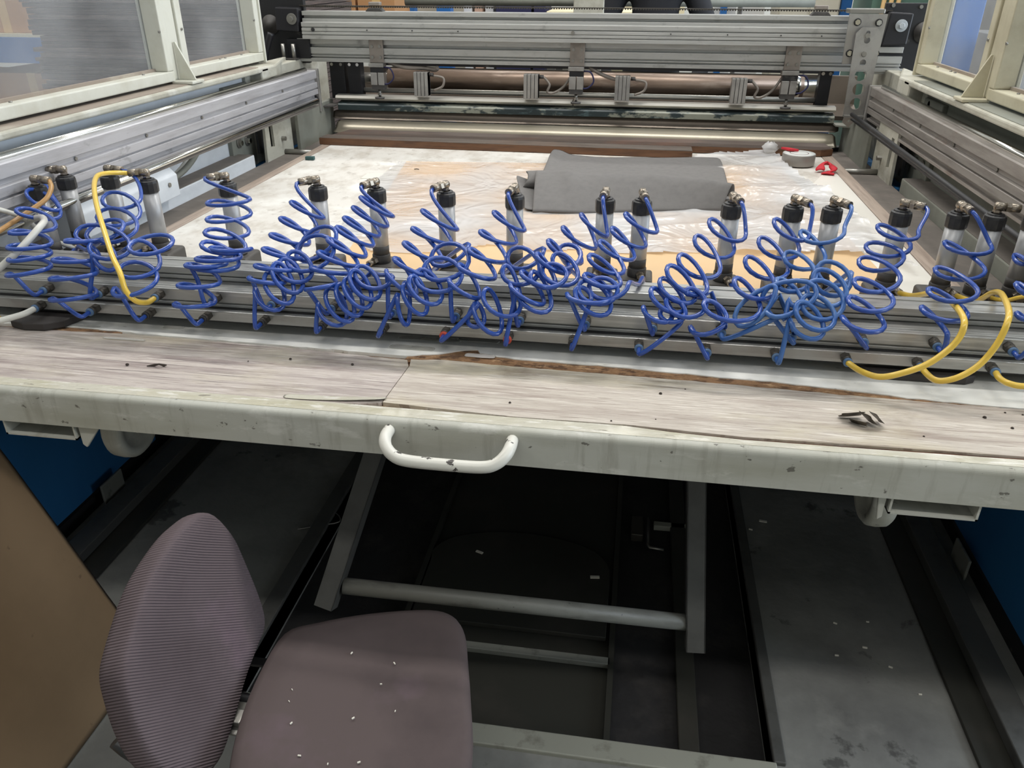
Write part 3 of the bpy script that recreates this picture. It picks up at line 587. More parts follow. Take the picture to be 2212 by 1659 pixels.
# swing arms below the table
def arm(p0, p1, nm):
    p0, p1 = Vector(p0), Vector(p1); d = p1 - p0; n = d.normalized(); u = Vector((1, 0, 0)); u = (u - n * u.dot(n)).normalized(); w = n.cross(u)
    q = MB(); c = (p0 + p1) / 2
    for (a, b_, hu, hw) in ((0, -.020, .022, .0015), (0, .020, .022, .0015), (-.0205, 0, .0015, .0215), (.0205, 0, .0015, .0215)):
        q.obox(c + u * a + w * b_, d / 2, u * hu, w * hw)
    q.build(nm, 'arm_grey', t)
arm((-.644, 1.314, .275), (-.503, 1.60, .775), 'swing_arm'); arm((.222, 1.40, .185), (.178, 1.70, .775), 'swing_arm')
MB().cyl((-.607, 1.345, .315), (.20, 1.429, .240), .0195, 18).build('cross_tube', 'tube_grey', t)
# debris on the table
t = thing('metal_shavings', 'curled metal shavings lying on the worn table top at the right', 'shavings', (.454, 1.357, .85))
def curl(c, L, r, ang, tilt, sw):
    rows = []
    d = Vector((math.cos(ang), math.sin(ang), 0)); s = Vector((-math.sin(ang), math.cos(ang), 0))
    for i in range(7):
        a = -math.pi * .1 + sw * i / 6; rows.append([tuple(Vector(c) + d * (L * (j / 4 - .5)) * (1 - .15 * math.sin(i * 2)) + s * r * math.cos(a) + Vector((0, 0, r + r * math.sin(a - 1.6) + tilt * j / 4 + .001 * math.sin(j * 5 + i)))) for j in range(5)])
    return rows
cloth('curl', curl((.437, 1.368, .851), .042, .010, .15, .002, 2.9), 'shaving', .001, t)
cloth('curl', curl((.444, 1.345, .851), .032, .008, -.5, .0, 2.6), 'shaving', .001, t)
cloth('curl', curl((.462, 1.350, .851), .030, .013, -1.1, .004, 3.3), 'shaving', .001, t)
cloth('curl', curl((.478, 1.356, .851), .026, .012, -1.3, .006, 3.0), 'shaving', .001, t)
tag(MB().tube([(-1.0, 1.370, .8505), (-.985, 1.374, .852), (-.972, 1.372, .856), (-.965, 1.378, .851), (-.958, 1.376, .853)], [.001, .003, .002, .003, .001], 6).build('leaf_scrap', 'dirt'), 'small dark curled leaf on the left of the table top', 'leaf')
random.seed(5)
for k in range(14):
    x = random.uniform(-1.1, .8); y = random.uniform(1.29, 1.46); r = random.uniform(.0015, .004)
    tag(MB().lathe([(0, 0), (r, .0005), (r * .7, r * .8), (0, r)], 7, (x, y, .850)).build('dirt_crumb', 'dirt'), 'tiny dark dirt crumb on the worn table top', 'crumb', 'crumbs on the table top')
# ================================================================ valve rack in front of the cylinders
ORD = ['first', 'second', 'third', 'fourth', 'fifth', 'sixth', 'seventh', 'eighth', 'ninth', 'tenth', 'eleventh', 'twelfth', 'thirteenth', 'fourteenth', 'fifteenth', 'sixteenth', 'seventeenth', 'eighteenth']
RX0, RX1 = -1.60, .985
rack = thing('air_manifold_rack', 'stepped aluminium manifold rack lying across the table, carrying the air fittings', 'manifold rack', (-.31, 1.63, .85))
MB().prism([(1.645, .946), (1.645, .954), (1.651, .956), (1.645, .958), (1.645, .974), (1.652, .974), (1.654, .971), (1.657, .974), (1.690, .974), (1.692, .970), (1.698, .970), (1.700, .974), (1.718, .974), (1.718, .90), (1.652, .90), (1.652, .946)], 'x', RX0, RX1).build('upper_profile', 'alu_rack', rack, .001)
MB().prism([(1.587, .914), (1.592, .912), (1.587, .910), (1.587, .905), (1.587, .903), (1.65, .903), (1.65, .942), (1.612, .942), (1.610, .939), (1.604, .939), (1.602, .942), (1.587, .942)], 'x', RX0, RX1).build('middle_profile', 'alu_rack', rack, .001)
MB().prism([(1.563, .878), (1.563, .902), (1.578, .902), (1.578, .878)], 'x', RX0, RX1).build('lower_profile', 'alu_rack', rack, .0012)
MB().box(RX0, RX1, 1.579, 1.70, .868, .9025).build('spacer_bar', 'groove', rack)
# rubber feet
MB().prism([(-1.452, 1.60), (-1.448, 1.535), (-1.43, 1.512), (-1.39, 1.50), (-1.34, 1.504), (-1.305, 1.53), (-1.292, 1.575), (-1.288, 1.68), (-1.452, 1.68)], 'z', .8497, .868).build('rubber_foot', 'rubber', rack, .003)
MB().prism([(.50, 1.58), (.515, 1.556), (.53, 1.552), (.70, 1.552), (.722, 1.565), (.722, 1.68), (.50, 1.68)], 'z', .8497, .868).build('rubber_foot', 'rubber', rack, .003)
PORT = {'a': [], 'b': []}
for row, x0, st, y, z in (('a', -1.361, .1423, 1.587, .928), ('b', -1.375, .1411, 1.563, .892)):
    for i in range(16):
        x = x0 + st * i
        q = MB().cyl((x, y, z), (x, y - .014, z), .0105, 6).cyl((x, y - .014, z), (x, y - .026, z), .0098, 14).build('port_fitting', 'fit_dark', rack)
        ring = 'fit_red' if (row == 'b' and i in (7, 8)) else ('black_plastic' if row == 'b' and 2 <= i <= 9 else 'fit_blue')
        MB().lathe([(.0066, .026), (.0095, .026), (.0095, .031), (.0066, .032)], 14, (x, y, z), (0, -1, 0)).build('release_ring', ring, q)
        PORT[row].append(Vector((x, y - .030, z)))
# ================================================================ air cylinders
def make_cyl():
    r = thing('air_cylinder', '', 'air cylinder', (0, 0, .8505))
    pr = []
    for (cx_, a0, sg) in ((.034, 0, 1), (-.034, 90, 1)):
        pr += [(cx_ + .008 * math.cos(math.radians(a0 + k * 22.5)), .030 + .008 * math.sin(math.radians(a0 + k * 22.5))) for k in range(5)]
    outer = [(.042, .0)] + pr + [(-.042, .0), (-.038, .0), (-.038, .028), (-.034, .033), (.034, .033), (.038, .028), (.038, .0)]
    MB().prism(outer, 'y', -.040, .048).build('clamp_foot', 'clamp_grey', r, local=True)
    MB().lathe([(0, .012), (.026, .012), (.026, .0375), (0, .0375)], 18).build('guide_block', 'rubber', r, local=True)
    MB().lathe([(.0235, .0375), (.0245, .039), (.0245, .060), (.0235, .062)], 22).build('collar', 'collar_grey', r, local=True)
    MB().lathe([(.0222, .062), (.0222, .206)], 26).build('barrel', 'cyl_alu', r, local=True)
    MB().lathe([(.0224, .063), (.0224, .086)], 26).build('name_band', 'collar_grey', r, local=True)
    MB().lathe([(.0238, .204), (.0252, .206), (.0256, .212), (.0256, .230), (.0244, .236), (.019, .238), (.019, .241), (.012, .2425), (.012, .238), (0, .238)], 12, smooth=False).build('end_cap', 'black_plastic', r, .0008, local=True)
    e = MB(); e.cyl((0, 0, .238), (0, 0, .256), .0072, 12).cyl((0, 0, .244), (0, 0, .249), .0095, 6)
    e.lathe([(0, -.0105), (.006, -.009), (.0095, -.004), (.0098, .004), (.0068, .010)], 14, (0, 0, .257), (0, 0, 1))
    e.cyl((-.006, 0, .258), (.016, 0, .257), .0100, 14).cyl((.016, 0, .257), (.026, 0, .2565), .0118, 6).cyl((.026, 0, .2565), (.048, 0, .255), .0106, 14, .0098)
    e.build('elbow_fitting', 'nickel', r, local=True)
    q = MB(); q.cyl((.020, 0, .049), (.034, 0, .048), .0105, 6).cyl((.034, 0, .048), (.052, 0, .045), .0088, 12).build('lower_fitting', 'nickel', r, local=True)
    return r
CX = [-1.576, -1.573, -1.459, -1.324, -1.091, -.834, -.671, -.483, -.301, -.068, .024, .245, .393, .485, .645, .774, .857, .945]
CY = [1.885, 2.0, 2.03] + [2.0] * 15
TOPD = [(1, -.05), (-1, -.1), (1, -.1), (-1, -.1), (-.9, -.35), (-.8, -.6), (-.5, -.85), (-.5, -.85), (-.2, -1), (-.1, -1), (.15, -1), (.3, -.95), (.6, -.8), (.6, -.8), (.85, -.5), (.2, -1), (1, -.05), (-.6, -.8)]
BOTD = [(-.7, -.7), (.2, -1), (-.3, -1), (-.8, -.6), (-.5, -.8), (-.5, -.85), (-.45, -.9), (-.4, -.9), (-.35, -.9), (-.3, -.95), (.3, -.95), (.35, -.95), (.2, -1), (-.2, -1), (.5, -.85), (.6, -.8), (.5, -.85), (0, -1)]
proto = make_cyl(); CYL = []
for i in range(18):
    c = proto if i == 0 else copy_tree(proto)
    c.location = (CX[i], CY[i], .8505); CYL.append(c)
    ta = math.atan2(TOPD[i][1], TOPD[i][0]); ba = math.atan2(BOTD[i][1], BOTD[i][0])
    for ch in c.children:
        if ch.name.startswith('elbow'): ch.rotation_euler.z = ta
        if ch.name.startswith('lower'): ch.rotation_euler.z = ba
    if i < 17: tag(c, f'silver air cylinder with a black cap, {ORD[i]} from the left in the row', 'air cylinder', 'air cylinders in a row')
    else: tag(c, 'silver air cylinder at the far right end of the row, cut off by the frame', 'air cylinder', 'air cylinders in a row')
def topport(i):
    d = Vector((TOPD[i][0], TOPD[i][1], 0)).normalized(); return Vector((CX[i], CY[i], 1.1055)) + d * .045, d
def botport(i):
    d = Vector((BOTD[i][0], BOTD[i][1], 0)).normalized(); return Vector((CX[i], CY[i], .8955)) + d * .048, (d + Vector((0, 0, -.15))).normalized()
def herm(p0, t0, p1, t1, n=12):
    o = []
    for k in range(n):
        t = k / n; t2, t3 = t * t, t * t * t
        o.append(p0 * (2 * t3 - 3 * t2 + 1) + t0 * (t3 - 2 * t2 + t) + p1 * (-2 * t3 + 3 * t2) + t1 * (t3 - t2))
    return o
HR = .0051
def coil(start, t0, ext, end, phi):
    E_ = [Vector(p) / 1000 for p in ext]; D = Vector((0, -math.cos(math.radians(phi)), -math.sin(math.radians(phi))))
    bs = []
    for P, Q in zip(E_, E_[1:]):
        a = (P - Q) / 2; r = min(.043, a.length * .85)
        my = (P.y + Q.y) / 2
        if my < 1.60: r = min(r, .036 / max(.3, math.cos(math.radians(phi))))
        bs.append(D * r * (1 if P.x > Q.x else -1))
    L0 = (E_[0] - start).length
    pts = herm(start, t0 * L0 * .9, E_[0], bs[0] * 1.7, 10)
    for (P, Q), b_ in zip(zip(E_, E_[1:]), bs):
        m_ = (P + Q) / 2; a = (P - Q) / 2
        for k in range(9):
            th = math.pi * k / 9; pts.append(m_ + a * math.cos(th) + b_ * math.sin(th))
    pre = end + Vector((0, -.022, -.001)); L1 = (pre - E_[-1]).length
    tail = herm(E_[-1], -bs[-1] * 1.3, pre, Vector((0, .55, .0)) * L1 + Vector((0, .015, 0)), 12)
    for p in tail: p.y = min(p.y, 1.548)
    pts += tail + [pre, end, end + Vector((0, .012, 0))]
    # keep the hose clear of the rack and of the table
    for p in pts[:-3]:
        if p.z < .952 and p.y < 1.75: p.y = min(p.y, 1.550)
        elif p.z < .982 and 1.632 < p.y < 1.73: p.z = .982
        p.z = max(p.z, .862)
    return pts
HOSES = [
  (2,'t','a',0,-4,[[-1494,1849,1037],[-1573,1856,1087],[-1477,1809,1027],[-1527,1747,1067],[-1391,1678,1040],[-1445,1613,1052],[-1331,1582,1034],[-1425,1573,1030],[-1321,1560,1018],[-1406,1544,1010],[-1303,1527,998],[-1401,1520,982]]),
  (3,'t','a',1,25,[[-1284,1889,1061],[-1378,1875,1071],[-1254,1827,1037],[-1324,1766,1057],[-1183,1699,1041],[-1287,1664,1043],[-1195,1666,1053],[-1288,1631,1056],[-1134,1589,1028],[-1219,1575,1045],[-1159,1559,996],[-1200,1560,1030]]),
  (2,'b','b',1,-8,[[-1206,1605,1047],[-1281,1583,1048],[-1206,1564,1012],[-1293,1544,1015],[-1187,1524,992],[-1294,1520,978],[-1199,1520,943],[-1309,1520,927]]),
  (4,'b','b',2,20,[[-1134,1592,1038],[-1031,1598,1047],[-1122,1579,1048],[-1049,1556,1003],[-1128,1533,1007],[-1038,1520,984],[-1145,1520,962]]),
  (5,'t','a',3,2,[[-979,1900,1074],[-1093,1891,1065],[-964,1856,1045],[-1046,1796,1051],[-913,1732,1035],[-985,1673,1058],[-871,1624,1030],[-949,1589,1057],[-865,1571,1011],[-966,1559,1018]]),
  (5,'b','b',3,-8,[[-842,1604,1043],[-932,1592,1045],[-860,1577,1029],[-958,1571,1026],[-888,1563,1018],[-971,1547,1019],[-891,1523,986],[-982,1520,981],[-909,1520,940],[-1001,1520,935]]),
  (6,'t','a',4,-13,[[-776,1880,1039],[-855,1875,1080],[-778,1829,1016],[-841,1774,1067],[-756,1715,1022],[-814,1656,1063],[-732,1610,1024],[-801,1583,1053],[-726,1571,1011],[-810,1553,1024],[-743,1537,992],[-818,1531,1003]]),
  (6,'b','b',4,40,[[-753,1676,1037],[-666,1672,1057],[-748,1633,1034],[-648,1603,1046],[-747,1578,1038],[-688,1565,1007],[-759,1553,1029],[-703,1542,984],[-763,1533,1028],[-717,1520,966],[-778,1520,1010],[-741,1520,950],[-804,1520,983]]),
  (7,'t','a',5,-14,[[-598,1899,1046],[-679,1899,1093],[-613,1887,1022],[-689,1865,1076],[-618,1833,1013],[-688,1796,1069],[-610,1757,1013],[-677,1714,1070],[-600,1668,1016],[-667,1629,1068],[-595,1597,1018],[-672,1580,1053],[-605,1571,1010],[-682,1555,1025],[-623,1535,997],[-685,1520,987]]),
  (7,'b','b',5,40,[[-501,1558,1012],[-582,1549,1024],[-525,1537,982],[-587,1529,1023],[-541,1520,966],[-598,1520,1009],[-563,1520,946],[-617,1520,994],[-583,1520,932],[-642,1520,982],[-601,1520,923],[-663,1520,955]]),
  (8,'t','a',6,-12,[[-425,1868,1029],[-512,1864,1076],[-429,1811,1010],[-503,1739,1068],[-420,1675,1012],[-490,1623,1070],[-426,1587,1009],[-498,1570,1051],[-450,1550,976],[-511,1552,1030]]),
  (8,'b','b',6,35,[[-358,1686,1052],[-435,1638,1035],[-341,1599,1042],[-436,1578,1031],[-351,1568,1017],[-448,1551,1023],[-388,1535,981],[-455,1524,1021],[-418,1520,957],[-468,1520,1006],[-460,1520,927],[-480,1520,989]]),
  (9,'t','a',7,-6,[[-258,1882,1031],[-336,1880,1075],[-272,1834,1013],[-347,1762,1061],[-273,1687,1017],[-345,1624,1062],[-281,1585,1013],[-357,1568,1045],[-308,1547,981],[-373,1545,1020]]),
  (9,'b','b',7,40,[[-188,1696,1047],[-263,1643,1041],[-186,1594,1032],[-262,1566,1037],[-217,1529,973],[-295,1520,1000],[-256,1520,926],[-316,1520,973],[-294,1520,939],[-330,1520,939],[-308,1520,974]]),
  (10,'t','a',8,-2,[[-54,1884,1027],[-122,1885,1077],[-79,1852,1006],[-158,1801,1067],[-106,1743,1004],[-180,1694,1067],[-125,1649,1013],[-195,1606,1065],[-148,1577,1005],[-221,1560,1039],[-169,1542,979],[-241,1542,1018]]),
  (10,'b','b',8,30,[[-157,1712,1040],[-105,1690,1039],[-163,1635,1046],[-103,1592,1024],[-179,1583,1039],[-126,1579,1030],[-202,1562,1031],[-153,1536,977],[-226,1533,1011]]),
  (11,'t','a',9,4,[[65,1899,1040],[-16,1897,1079],[40,1872,1011],[-45,1831,1061],[14,1782,1010],[-68,1726,1060],[-7,1670,1015],[-84,1622,1060],[-12,1585,1016],[-89,1570,1035],[-28,1550,998],[-121,1539,1004]]),
  (11,'b','b',9,40,[[4,1568,1023],[-77,1562,1015],[-17,1556,1010],[-98,1545,1017],[-28,1534,983],[-104,1536,1012],[-70,1537,998]]),
  (12,'t','a',10,25,[[274,1899,1042],[184,1896,1068],[247,1863,1016],[147,1799,1052],[204,1720,1015],[105,1644,1057],[168,1599,1012],[80,1581,1053],[144,1574,1002],[67,1560,1033],[122,1548,989],[50,1535,1021],[97,1520,976],[37,1520,992]]),
  (12,'b','b',10,35,[[121,1551,1017],[164,1541,998],[82,1529,1004],[123,1520,984],[72,1520,981],[116,1520,964]]),
  (13,'t','b',11,25,[[419,1900,1049],[334,1900,1074],[398,1879,1018],[293,1819,1048],[353,1741,1016],[246,1662,1052],[306,1600,1020],[217,1574,1037],[273,1547,993],[157,1526,1003],[205,1520,980],[135,1520,955]]),
  (13,'b','a',11,55,[[276,1564,1009],[298,1556,1033],[224,1544,974],[377,1556,1031],[325,1554,1016],[317,1531,986]]),
  (14,'t','a',12,20,[[496,1900,1064],[397,1893,1050],[447,1827,1020],[341,1747,1037],[395,1666,1034],[303,1591,1036],[353,1560,1012],[282,1538,994]]),
  (14,'b','b',12,45,[[471,1681,1033],[397,1668,1040],[461,1641,1030],[378,1611,1043],[442,1585,1024],[362,1575,1029],[435,1562,1010],[350,1545,1011],[416,1532,989],[335,1521,1007],[396,1520,967],[328,1520,985]]),
  (15,'t','a',13,15,[[660,1900,1064],[568,1900,1071],[648,1897,1036],[543,1870,1032],[616,1831,1031],[504,1761,1029],[568,1679,1032],[459,1608,1037],[531,1575,1017],[439,1552,1019],[509,1528,984],[425,1520,996]]),
  (16,'t','a',14,10,[[823,1898,1041],[716,1881,1045],[783,1807,1017],[647,1711,1036],[706,1634,1028],[595,1582,1036],[669,1562,1003],[575,1539,1015],[625,1520,976]]),
  (18,'t','a',15,15,[[927,1893,1045],[859,1849,1027],[876,1745,1024],[781,1642,1036],[806,1579,1024],[754,1549,1010],[788,1524,983]]),
]
for (c, e, row, i, phi, ext) in HOSES:
    st, d = topport(c - 1) if e == 't' else botport(c - 1)
    o = MB().tube(coil(st, d, ext, PORT[row][i], phi), HR, 8).build('coiled_hose', 'blue_hose_pale' if (c, e) in ((14, 't'), (14, 'b'), (13, 'b')) else 'blue_hose')
    wh = 'from the top of' if e == 't' else 'from the foot of'
    cy = f'the {ORD[c - 1]} air cylinder from the left' if c < 18 else 'the rightmost air cylinder at the frame edge'
    tag(o, f'blue coiled air hose {wh} {cy}', 'air hose', 'coiled blue air hoses')
def plain(name, mat, pts, label, cat='air hose', r=.0062):
    return tag(MB().tube(catmull([Vector(p) / 1000 for p in pts], 6), r, 10).build(name, mat), label, cat)
M('bright_sheet', (156, 149, 134), 0.38, .65, layers=[((150, 144, 126), 3, (1, 1, 3), .45, .7, .7, 6)])
M('dull_sheet', (120, 110, 100), 0.45, .6, layers=[((104, 96, 86), 5, (1, 1, 1), .45, .68, .7, 6)])
pa = lambda r, i: [v * 1000 for v in PORT[r][i]]
tp = lambda i: [v * 1000 for v in topport(i)[0]]
bp = lambda i: [v * 1000 for v in botport(i)[0]]
plain('yellow_hose', 'yellow_hose', [tp(3), [-1388, 1978, 1110], [-1400, 1945, 1116], [-1392, 1895, 1122], [-1362, 1835, 1122], [-1318, 1765, 1114], [-1262, 1686, 1095], [-1201, 1609, 1066], [-1146, 1541, 1034], [-1105, 1498, 1009], [-1092, 1485, 975], [-1078, 1490, 948], [-1072, 1520, 932], pa('a', 2)], 'yellow air hose looping down from the fourth air cylinder from the left')
plain('amber_hose', 'amber_hose', [tp(0), [-1515, 1865, 1092], [-1512, 1830, 1070], [-1530, 1780, 1050], [-1540, 1730, 1036], [-1533, 1675, 1031], [-1543, 1600, 1011]], 'amber air hose running left from the first air cylinder')
plain('white_hose', 'white_hose', [[-1583, 1700, 1088], [-1565, 1730, 1067], [-1542, 1770, 1037], [-1556, 1830, 984], [-1570, 1882, 944], bp(1)], 'thin white air hose ending at the foot of the second air cylinder')
plain('white_hose', 'white_hose', [[-1448, 1500, 974], [-1428, 1528, 992], [-1386, 1561, 1032], [-1370, 1617, 1066], [-1401, 1672, 1063], [-1455, 1728, 1053], [-1536, 1783, 1024], [-1590, 1800, 978], [-1600, 1830, 930], bp(0)], 'white air hose arching over the rack at the far left', 'air hose', .0078)
plain('white_hose', 'white_hose', [pa('b', 0), [-1385, 1510, 888], [-1408, 1490, 884], [-1430, 1470, 882], [-1470, 1440, 880]], 'short translucent hose leaving the lowest fitting at the far left', 'air hose', .0072)
plain('yellow_hose', 'yellow_hose', [bp(14), [665, 1860, 925], [672, 1780, 962], [662, 1690, 996], [649, 1600, 1012], [643, 1527, 1016], [637, 1486, 1011], [631, 1475, 987], [614, 1469, 961], [582, 1463, 932], [543, 1462, 911], [505, 1468, 896], [478, 1500, 890], pa('b', 13)], 'yellow air hose looping from the fifteenth air cylinder, left of the yellow pair')
plain('yellow_hose', 'yellow_hose', [bp(15), [805, 1860, 920], [800, 1780, 970], [775, 1690, 1004], [746, 1600, 1024], [726, 1527, 1027], [711, 1486, 1019], [701, 1475, 983], [684, 1469, 947], [662, 1463, 923], [633, 1462, 904], [610, 1480, 892], pa('b', 14)], 'yellow air hose looping from the sixteenth air cylinder, right of the yellow pair')
plain('yellow_hose', 'yellow_hose', [bp(16), [885, 1890, 915], [900, 1850, 940], [930, 1800, 964], [970, 1770, 975]], 'thin yellow air hose leaving the foot of the seventeenth cylinder', 'air hose', .005)
plain('yellow_hose', 'yellow_hose', [pa('b', 15), [738, 1505, 893], [745, 1480, 895], [769, 1470, 896], [830, 1480, 900]], 'yellow air hose leaving the lowest fitting at the far right')
t = thing('push_fitting', 'black push fitting with a round yellow button at the far left edge', 'fitting', (-1.46, 1.52, .86))
MB().cyl((-1.50, 1.50, .878), (-1.448, 1.492, .880), .0125, 14).build('body', 'black_plastic', t)
MB().cyl((-1.448, 1.492, .880), (-1.440, 1.490, .880), .0085, 14).build('button', 'yellow_hose', t)

# ================================================================ gantry beam
g = thing('gantry_beam', 'grooved double aluminium gantry beam spanning the far end of the bed', 'gantry', (-.31, 4.15, 1.18))
GX0, GX1 = -1.70, 1.06
MB().prism([(4.10, 1.294), (4.10, 1.311), (4.108, 1.312), (4.108, 1.315), (4.10, 1.316), (4.10, 1.327), (4.105, 1.328), (4.105, 1.330), (4.10, 1.331), (4.10, 1.345), (4.110, 1.346), (4.110, 1.350), (4.10, 1.351), (4.10, 1.370), (4.122, 1.372), (4.122, 1.387), (4.150, 1.388), (4.150, 1.400), (4.124, 1.401), (4.124, 1.420), (4.22, 1.420), (4.22, 1.294)], 'x', GX0, GX1 - .1).build('upper_profile', 'alu', g, .0008)
MB().prism([(4.14, 1.185), (4.14, 1.203), (4.158, 1.204), (4.158, 1.210), (4.14, 1.211), (4.14, 1.216), (4.152, 1.217), (4.152, 1.222), (4.14, 1.223), (4.14, 1.253), (4.168, 1.254), (4.168, 1.267), (4.146, 1.268), (4.146, 1.293), (4.22, 1.293), (4.22, 1.185)], 'x', GX0 - .05, GX1 + .12).build('lower_profile', 'alu', g, .0008)
for x in (-1.64, -1.36, -1.13, -.90, -.34, .12, .38, .62, .80):
    MB().cyl((x, 4.096, 1.338), (x, 4.1005, 1.338), .009 if x in (-1.64, -.34) else .003, 12).build('bolt_hole', 'groove' if x != -.34 else 'steel', g)
# drive belt on top of the beam
b = MB().box(-1.72, 1.10, 4.15, 4.165, 1.442, 1.446)
for i in range(230): b.box(-1.70 + i * .0121, -1.694 + i * .0121, 4.15, 4.165, 1.437, 1.442)
tag(b.build('drive_belt', 'fit_dark', None), 'toothed drive belt stretched above the gantry beam', 'belt')
for x in (-1.33, .79):
    q = thing('belt_clamp', 'small bronze belt clamp on top of the beam, ' + ('left one' if x < 0 else 'right one'), 'clamp', (x, 4.16, 1.42))
    MB().prism([(x - .045, 1.4205), (x + .045, 1.4205), (x + .03, 1.436), (x - .03, 1.436)], 'y', 4.14, 4.19).build('base', 'collar_grey', q, .002)
    MB().box(x - .028, x + .028, 4.145, 4.185, 1.447, 1.462).build('jaw', 'bracket_warm', q, .002)
# hangers with small hold-down cylinders
for k, x in enumerate((-1.33, -.317, .695)):
    MB().box(x - .036, x + .036, 4.128, 4.140, 1.185, 1.2935).build('hanger_plate', 'bracket_warm', g, .002)
    for (dx, z) in ((-.02, 1.262), (.02, 1.262), (-.02, 1.212), (.02, 1.212)):
        MB().cyl((x + dx, 4.128, z), (x + dx, 4.122, z), .0075, 10).build('hanger_bolt', 'steel', g)
    q = thing('hold_down_cylinder', f'small silver hold-down cylinder hanging under the gantry, {("left", "middle", "right")[k]} one', 'air cylinder', (x, 4.14, 1.02))
    MB().box(x - .042, x + .035, 4.115, 4.17, 1.165, 1.1845).build('mount_block', 'alu_plate', q, .002)
    MB().box(x - .036, x + .034, 4.12, 4.165, 1.140, 1.165).build('upper_head', 'black_metal', q, .002)
    MB().box(x - .036, x - .002, 4.118, 4.165, 1.080, 1.140).box(x + .002, x + .034, 4.118, 4.165, 1.080, 1.140).build('body', 'alu_plate', q, .002)
    MB().box(x - .034, x + .032, 4.12, 4.165, 1.058, 1.080).build('lower_head', 'collar_grey', q, .002)
    MB().cyl((x, 4.14, 1.022), (x, 4.14, 1.06), .007, 10).cyl((x, 4.14, 1.03), (x, 4.14, 1.038), .011, 6).build('rod', 'steel', q)
    MB().lathe([(.008, 1.022), (.026, 1.020), (.026, 1.013), (.0, 1.013)], 18, (x, 4.14, 0)).build('foot', 'collar_grey', q)
    tag(MB().tube(catmull([(x + .035, 4.13, 1.165), (x + .07, 4.12, 1.16), (x + .085, 4.12, 1.12), (x + .06, 4.12, 1.09), (x + .035, 4.125, 1.085)], 6), .004).build('small_hose', 'navy'), f'thin dark blue hose looped beside the {("left", "middle", "right")[k]} hold-down cylinder', 'air hose')
for k, x in enumerate((-1.10, -.54, -.09, .463)):
    q = thing('sensor_block', f'ribbed silver block on a shaft under the gantry, {ORD[k]} from the left', 'sensor', (x, 4.13, 1.03))
    b = MB()
    for i in range(4): b.box(x - .036 + i * .0185, x - .036 + i * .0185 + .0165, 4.10, 4.15, 1.034, 1.148)
    b.build('body', 'alu_plate', q, .0015); MB().box(x - .034, x + .036, 4.106, 4.155, 1.036, 1.146).build('core', 'groove', q)
    MB().cyl((x + .038, 4.13, 1.135), (x + .06, 4.13, 1.135), .009, 10).build('plug', 'collar_grey', q)
    c = x + .06
    tag(MB().tube(catmull([(c, 4.13, 1.135), (c + .03, 4.13, 1.10), (c + .02, 4.13, 1.065), (c + .05, 4.14, 1.06), (c + .10, 4.15, 1.09), (c + .14, 4.16, 1.15)] if k in (1, 3) else [(c, 4.13, 1.13), (c + .05, 4.13, 1.12), (c + .045, 4.13, 1.08), (c + .0, 4.13, 1.06)], 6), .006).build('sensor_cable', 'bracket_warm'), f'pale cable of the {ORD[k]} ribbed block under the gantry', 'cable')
tag(MB().tube(catmull([(-1.28, 4.17, 1.185), (-1.20, 4.16, 1.165), (-1.10, 4.17, 1.16), (-1.04, 4.16, 1.155), (-1.02, 4.15, 1.165)], 6), .011).build('cable_bundle', 'bracket_warm'), 'tan cable bundle tied under the left half of the gantry', 'cable')
tag(MB().tube(catmull([(-.26, 4.17, 1.18), (-.2, 4.16, 1.15), (-.14, 4.16, 1.13), (-.09, 4.16, 1.125)], 6), .009).build('cable_bundle', 'bracket_warm'), 'grey cable bundle tied under the middle of the gantry', 'cable')
